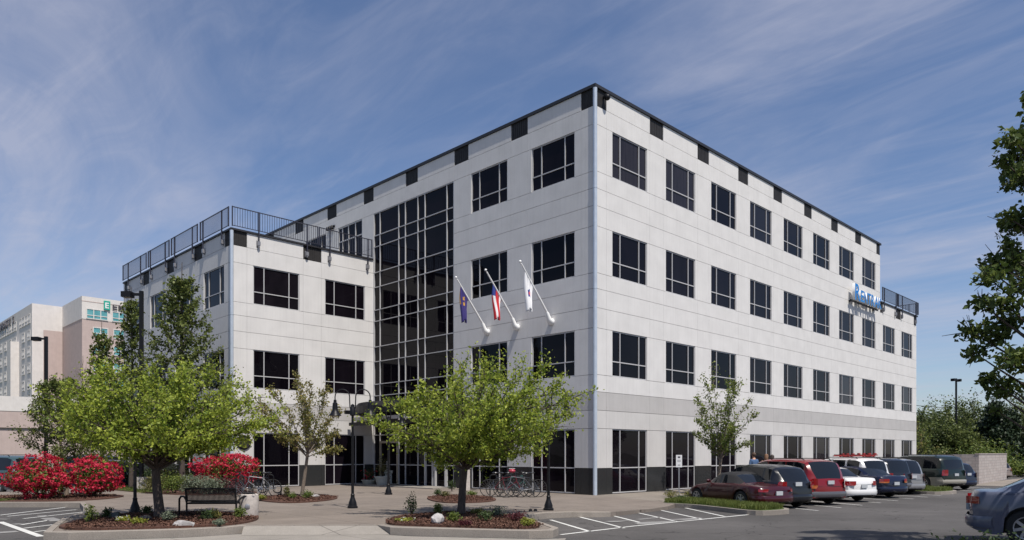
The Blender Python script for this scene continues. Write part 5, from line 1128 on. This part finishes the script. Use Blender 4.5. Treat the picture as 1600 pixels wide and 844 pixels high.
    m = MB(); zb_ = c['cl'] + .12; mb_ = [(-.03, 0), (-.02, .40), (.03, .62), (.12, Wd * .88), (.24, Wd * .955), (.42, Wd * .995)]
    vs = []
    prof = mb_[::-1]; prof = [(x, -y) for x, y in prof][:-1] + mb_
    for x, y in prof: vs += [(x, y, zb_), (x - .03, y, zb_ + .06), (x - .03, y, zb_ + .17), (x, y, zb_ + .22)]
    fs = [(i * 4 + k, i * 4 + k + 1, i * 4 + 5 + k, i * 4 + 4 + k) for i in range(len(prof) - 1) for k in range(3)]
    m.add(vs, fs); m.build('bumper', lower or ('clad_grey' if c.get('clad') else pm), root, True)
    if kind in ('suv', 'big_suv', 'minivan'):
        zt = float(np.max(roof)) + .015
        for s in (-1, 1): m = MB(); m.ring_tube([(.7, s * Wd * .66, zt - .03), (.8, s * Wd * .68, zt + .03), (2.5, s * Wd * .68, zt + .03), (2.6, s * Wd * .66, zt - .03)], .018, 6); m.build('roof_rail', 'trim_black', root, True)
    if rack_:
        zt = float(np.max(roof)) + .09; m = MB()
        for x in (1.0, 2.1): m.box(x - .03, x + .03, -.75, .75, zt, zt + .04)
        for y in (-.5, -.15, .2, .5): m.box(.6, 2.3, y - .02, y + .02, zt + .042, zt + .09); m.box(.7, .8, y - .05, y + .05, zt + .092, zt + .16); m.box(1.7, 1.8, y - .05, y + .05, zt + .092, zt + .14)
        m.build('roof_rack', 'rack_red', root)
    return root
CARS['near_sedan'] = dict(CARS['sedan'], fo=1.16, r=.335, tail=(.76, .90), tw=.08, roof=[(0, 0), (.50, 1.0), (1.25, 1.37), (1.9, 1.45), (2.5, 1.45), (2.9, 1.38), (3.6, .92), (4.8, 0)], rg=(.62, 1.25))
HD = math.atan2(.909, .417) + ANG        # stall direction
def park(px_right, kind, name, label, pm, v=-7.45, dh=0, **k):
    """tail line at v; px_right = where the right rear corner shows"""
    c = CARS[kind]; right = Vector((.909, -.417)) * c['W'] / 2 * .9; vv = v + right.y; kk = (px_right - 800) / F
    p = C0 + V * vv; u = (kk * p.y - p.x) / (U.x - kk * U.y); u0 = u - right.x; q = W(u0, v, zr(u0, v)); return car(kind, name, q, HD + R(dh), label, pm, **k)
park(1246, 'roadster', 'sports_car', 'dark maroon soft-top sports car parked behind the grassy island', 'paint_maroon', v=-7.2, top='soft_top', dh=5)
park(1275, 'hatchback', 'hatchback_car', 'dark grey hatchback parked between the sports car and the red minivan', 'paint_charcoal', v=-7.4, dh=3)
park(1326, 'minivan', 'minivan', 'red minivan with grey lower bumper in the parking row', 'paint_red', v=-7.5, lower='clad_grey', cat='minivan', amber=True)
park(1374, 'sedan', 'sedan_car', 'white four-door sedan parked right of the red minivan', 'paint_white', v=-7.7)
park(1396, 'suv', 'off_road_car', 'white off-roader with a red roof rack behind the white sedan', 'paint_white', v=-6.6, rack_=True)
park(1422, 'sedan', 'sedan_car', 'dark navy sedan, low between the white off-roader and a black one', 'paint_navy', v=-7.6, amber=True)
park(1430, 'suv', 'off_road_car', 'black off-roader behind the navy sedan', 'paint_black', v=-6.9, amber=True)
park(1449, 'minivan', 'minivan', 'silver-grey minivan last before the far grass island', 'paint_silver', v=-7.2, cat='minivan')
park(1513, 'big_suv', 'off_road_car', 'large dark green off-roader with pale wheel arch trim by the far grass island', 'paint_green', v=-7.4, lower='clad_gold')
park(1530, 'hatchback', 'hatchback_car', 'small dark navy car at the end of the row beside the block wall', 'paint_navy', v=-7.6)
car('near_sedan', 'sedan_car', Vector((9.27, 14.9, zr(*loc(9.27, 14.9)) + .02)), R(-33), 'blue-grey sedan parked at the bottom right, mostly in tree shade', 'paint_blue_grey')
car('sedan', 'sedan_car', dp(1578, 78, -.6) , R(12), 'taupe car far off at the right edge beyond the block wall', 'paint_taupe')
car('hatchback', 'hatchback_car', dp(1571, 62, -.5), R(100), 'dark car half hidden past the right end of the block wall', 'paint_taupe')
car('suv', 'off_road_car', Vector((-22.3, 34.2, -.2)), R(165), 'dark teal car at the left edge behind the leftmost azalea', 'paint_teal')
car('sedan', 'sedan_car', Vector((-25.6, 44.5, -.2)), R(100), 'light coloured car behind the leftmost azalea, beyond the teal car', 'paint_silver')
car('suv', 'off_road_car', Vector((-22.2, 41.5, -.2)), R(170), 'dark off-roader seen between the two left azaleas', 'paint_charcoal')
car('hatchback', 'hatchback_car', Vector((-20.0, 38.3, -.2)), R(165), 'dark car seen behind the right azalea of the left pair', 'paint_navy')

# block wall enclosure at the far right
mw = mat('block_wall', (.36, .32, .30), .9); t_ = mw.node_tree; tcn = t_.nodes.new('ShaderNodeTexCoord'); br = t_.nodes.new('ShaderNodeTexBrick'); br.inputs['Scale'].default_value = 1; br.inputs['Brick Width'].default_value = .4; br.inputs['Row Height'].default_value = .2; br.inputs['Mortar Size'].default_value = .012
br.inputs['Color1'].default_value = (.34, .29, .27, 1); br.inputs['Color2'].default_value = (.42, .38, .355, 1); br.inputs['Mortar'].default_value = (.24, .22, .21, 1)
sp_ = t_.nodes.new('ShaderNodeSeparateXYZ'); cb_ = t_.nodes.new('ShaderNodeCombineXYZ'); ax_ = t_.nodes.new('ShaderNodeMath'); ax_.operation = 'ADD'; t_.links.new(tcn.outputs['Object'], sp_.inputs[0]); t_.links.new(sp_.outputs[0], ax_.inputs[0]); t_.links.new(sp_.outputs[1], ax_.inputs[1]); t_.links.new(ax_.outputs[0], cb_.inputs[0]); t_.links.new(sp_.outputs[2], cb_.inputs[1]); t_.links.new(cb_.outputs[0], br.inputs['Vector']); t_.links.new(br.outputs['Color'], t_.nodes['Principled BSDF'].inputs['Base Color'])
a_ = Vector((31.7, 49.8)); b_ = Vector((40.4, 59.9)); ang = math.atan2(b_.y - a_.y, b_.x - a_.x); ln = (b_ - a_).length
o = empty('block_wall', (a_.x, a_.y, -.4), ang, 'pale grey concrete block wall enclosure at the far end of the lot', 'wall')
m = MB(); m.box(0, ln, 0, .2, 0, 2.05); m.box(0, .2, .203, 1.0, 0, 2.05); m.box(ln - .2, ln, .203, 5, 0, 2.05); m.build('wall', 'block_wall', o); m = MB(); m.box(-.03, ln + .03, -.03, .23, 2.052, 2.12); m.build('coping', 'block_wall', o)
for k, (px, Y, rx, rz, lm) in enumerate(((1535, 66, 2.6, 1.9, 'leaf_mid'), (1558, 68, 2.2, 1.8, 'leaf_mid'), (1594, 66, 2.0, .9, 'leaf_mid'), (1625, 66, 2.4, .9, 'leaf_mid'), (1404, 62, 1.6, 1.4, 'leaf_lime'), (1465, 66, 2.4, 1.5, 'leaf_far'), (1448, 68, 2.2, 1.6, 'leaf_bronze'))):
    shrub('shrub', dp(px, Y, -.45), ['yellow green bush over the left part of the block wall', 'green bush over the right part of the block wall', 'clipped green hedge past the right end of the block wall', 'clipped hedge beyond the right edge', 'lime bush at the foot of the far building end', 'green bush behind the large dark green off-roader', 'reddish bush behind the silver-grey minivan'][k], (rx, rx * .7, rz), 1500, .20, lm, 500 + k)

# ------------------------------------------------------------------ people on the pavement
mat('skin', (.50, .28, .19), .6); mat('hair_brown', (.07, .04, .025), .7); mat('hair_ginger', (.17, .09, .05), .7); mat('hair_dark', (.03, .02, .015), .7)
mat('shirt_blue', (.05, .10, .20), .85); mat('top_tan', (.38, .24, .16), .85); mat('top_dark', (.05, .05, .035), .85); mat('trousers_dark', (.03, .035, .05), .9); mat('white_cloth', (.7, .7, .7), .85)
def skin(name, verts, edges, rad, m, parent, sub=1):
    me = bpy.data.meshes.new(name); me.from_pydata(verts, edges, []); o = link(name, me, m, parent); sk = o.modifiers.new('skin', 'SKIN'); sk.use_smooth_shade = True
    if not me.skin_vertices: bm = bmesh.new(); bm.from_mesh(me); bm.verts.layers.skin.verify(); bm.to_mesh(me); bm.free()
    for i, r_ in enumerate(rad): me.skin_vertices[0].data[i].radius = (r_ if isinstance(r_, tuple) else (r_, r_)); me.skin_vertices[0].data[i].use_root = (i == 0)
    s_ = o.modifiers.new('sub', 'SUBSURF'); s_.levels = sub; s_.render_levels = sub; return o
def person(p, rz, label, h, shirt, hair, long=False, arm=0.0, bag=None):
    root = empty('person', p, rz, label, 'person'); k = h / 1.78
    def S_(q): return [tuple(c * k for c in v) for v in q]
    v = [(0, 0, .95), (0, 0, 1.15), (0, .01, 1.38), (0, 0, 1.50), (0, .02, 1.57), (0, .03, 1.68)]; e_ = [(0, 1), (1, 2), (2, 3), (3, 4), (4, 5)]; r_ = [(.16, .11), (.14, .10), (.15, .10), (.06, .06), (.055, .055), (.075, .095)]
    for s in (-1, 1):
        n0 = len(v); st_ = .18 * s * (1 if long else 1)
        v += [(s * .10, 0, .88), (s * .11, st_ * .6, .50), (s * .11, st_ * .2 - .02, .10), (s * .11, st_ * .2 + .12, .05)]; e_ += [(0, n0), (n0, n0 + 1), (n0 + 1, n0 + 2), (n0 + 2, n0 + 3)]; r_ += [.085, .055, .04, .035]
        n1 = len(v); fx = arm if s > 0 else .05
        v += [(s * .19, 0, 1.42), (s * .25, -.02, 1.14), (s * (.27 + fx * .5), .08 + fx, .90), (s * (.275 + fx * .5), .10 + fx, .82)]; e_ += [(2, n1), (n1, n1 + 1), (n1 + 1, n1 + 2), (n1 + 2, n1 + 3)]; r_ += [.06, .042, .028, (.035, .02)]
        hb = Vector(v[n1 + 3])
        for q, (dx_, ln) in enumerate(((-.028, .075), (-.010, .085), (.009, .08), (.026, .065))):
            n2 = len(v); v += [tuple(hb + Vector((dx_ * .3, dx_, -.04))), tuple(hb + Vector((dx_ * .3 - s * .01, dx_ * 1.1, -.04 - ln * .6))), tuple(hb + Vector((-s * .025, dx_ * 1.1, -.04 - ln)))]; e_ += [(n1 + 3, n2), (n2, n2 + 1), (n2 + 1, n2 + 2)]; r_ += [.009, .008, .007]
        n2 = len(v); v += [tuple(hb + Vector((-s * .01, .035, .0))), tuple(hb + Vector((-s * .03, .055, -.045)))]; e_ += [(n1 + 3, n2), (n2, n2 + 1)]; r_ += [.010, .008]
    skin('body', S_(v), e_, r_, 'skin', root)
    v = [(0, 0, 1.02), (0, 0, 1.18), (0, .01, 1.36), (0, 0, 1.47)]; e_ = [(0, 1), (1, 2), (2, 3)]; r_ = [(.18, .13), (.165, .125), (.18, .13), (.08, .075)]
    for s in (-1, 1):
        n1 = len(v); fx = arm if s > 0 else .05; v += [(s * .19, 0, 1.42), (s * .25, -.02, 1.14), (s * (.265 + fx * .45), .06 + fx * .8, .95)]; e_ += [(2, n1), (n1, n1 + 1), (n1 + 1, n1 + 2)]; r_ += [.075, .06, .045]
    skin('shirt', S_(v), e_, r_, shirt, root)
    v = [(0, 0, 1.0)]; e_ = []; r_ = [(.165, .12)]
    for s in (-1, 1):
        n0 = len(v); st_ = .18 * s; v += [(s * .10, 0, .86), (s * .11, st_ * .6, .50), (s * .11, st_ * .2 - .02, .12)]; e_ += [(0, n0), (n0, n0 + 1), (n0 + 1, n0 + 2)]; r_ += [.10, .075, .065]
    skin('trousers', S_(v), e_, r_, 'trousers_dark', root)
    m = MB(); m.sphere((0, .0, 1.70 * k), .118, 10, 0, (.86, 1.0, .95))
    if long: m.sphere((0, -.06, 1.58 * k), .12, 8, 0, (.85, .6, 1.5))
    hr = m.build('hair', hair, root, True)
    m = MB(); m.sphere((0, .125, 1.655 * k), .022, 6, 0, (.8, 1, 1.2)); m.build('nose', 'skin', root, True)
    for s in (-1, 1): m = MB(); m.sphere((s * .035, .105, 1.685 * k), .014, 6); m.build('eye', 'hair_dark', root, True)
    for s in (-1, 1): m = MB(); m.sphere((s * .088, .03, 1.67 * k), .028, 6, 0, (.4, .7, 1.1)); m.build('ear', 'skin', root, True)
    m = MB(); m.box(-.028, .028, .108, .118, 1.61 * k, 1.617 * k); m.build('mouth', 'helmet_red', root)
    return root
person(dp(1178, 36.2, -.06), R(20), 'person in a blue long-sleeved shirt walking, leftmost of three behind the cars', 1.80, 'shirt_blue', 'hair_brown', arm=.2)
person(dp(1197.5, 36.8, -.06), R(-30), 'person with long ginger hair and tan top, middle of three behind the cars', 1.72, 'top_tan', 'hair_ginger', True)
person(dp(1206.5, 37.3, -.06), R(-30), 'person with dark hair and dark top, rightmost of three behind the cars', 1.68, 'top_dark', 'hair_dark', True)
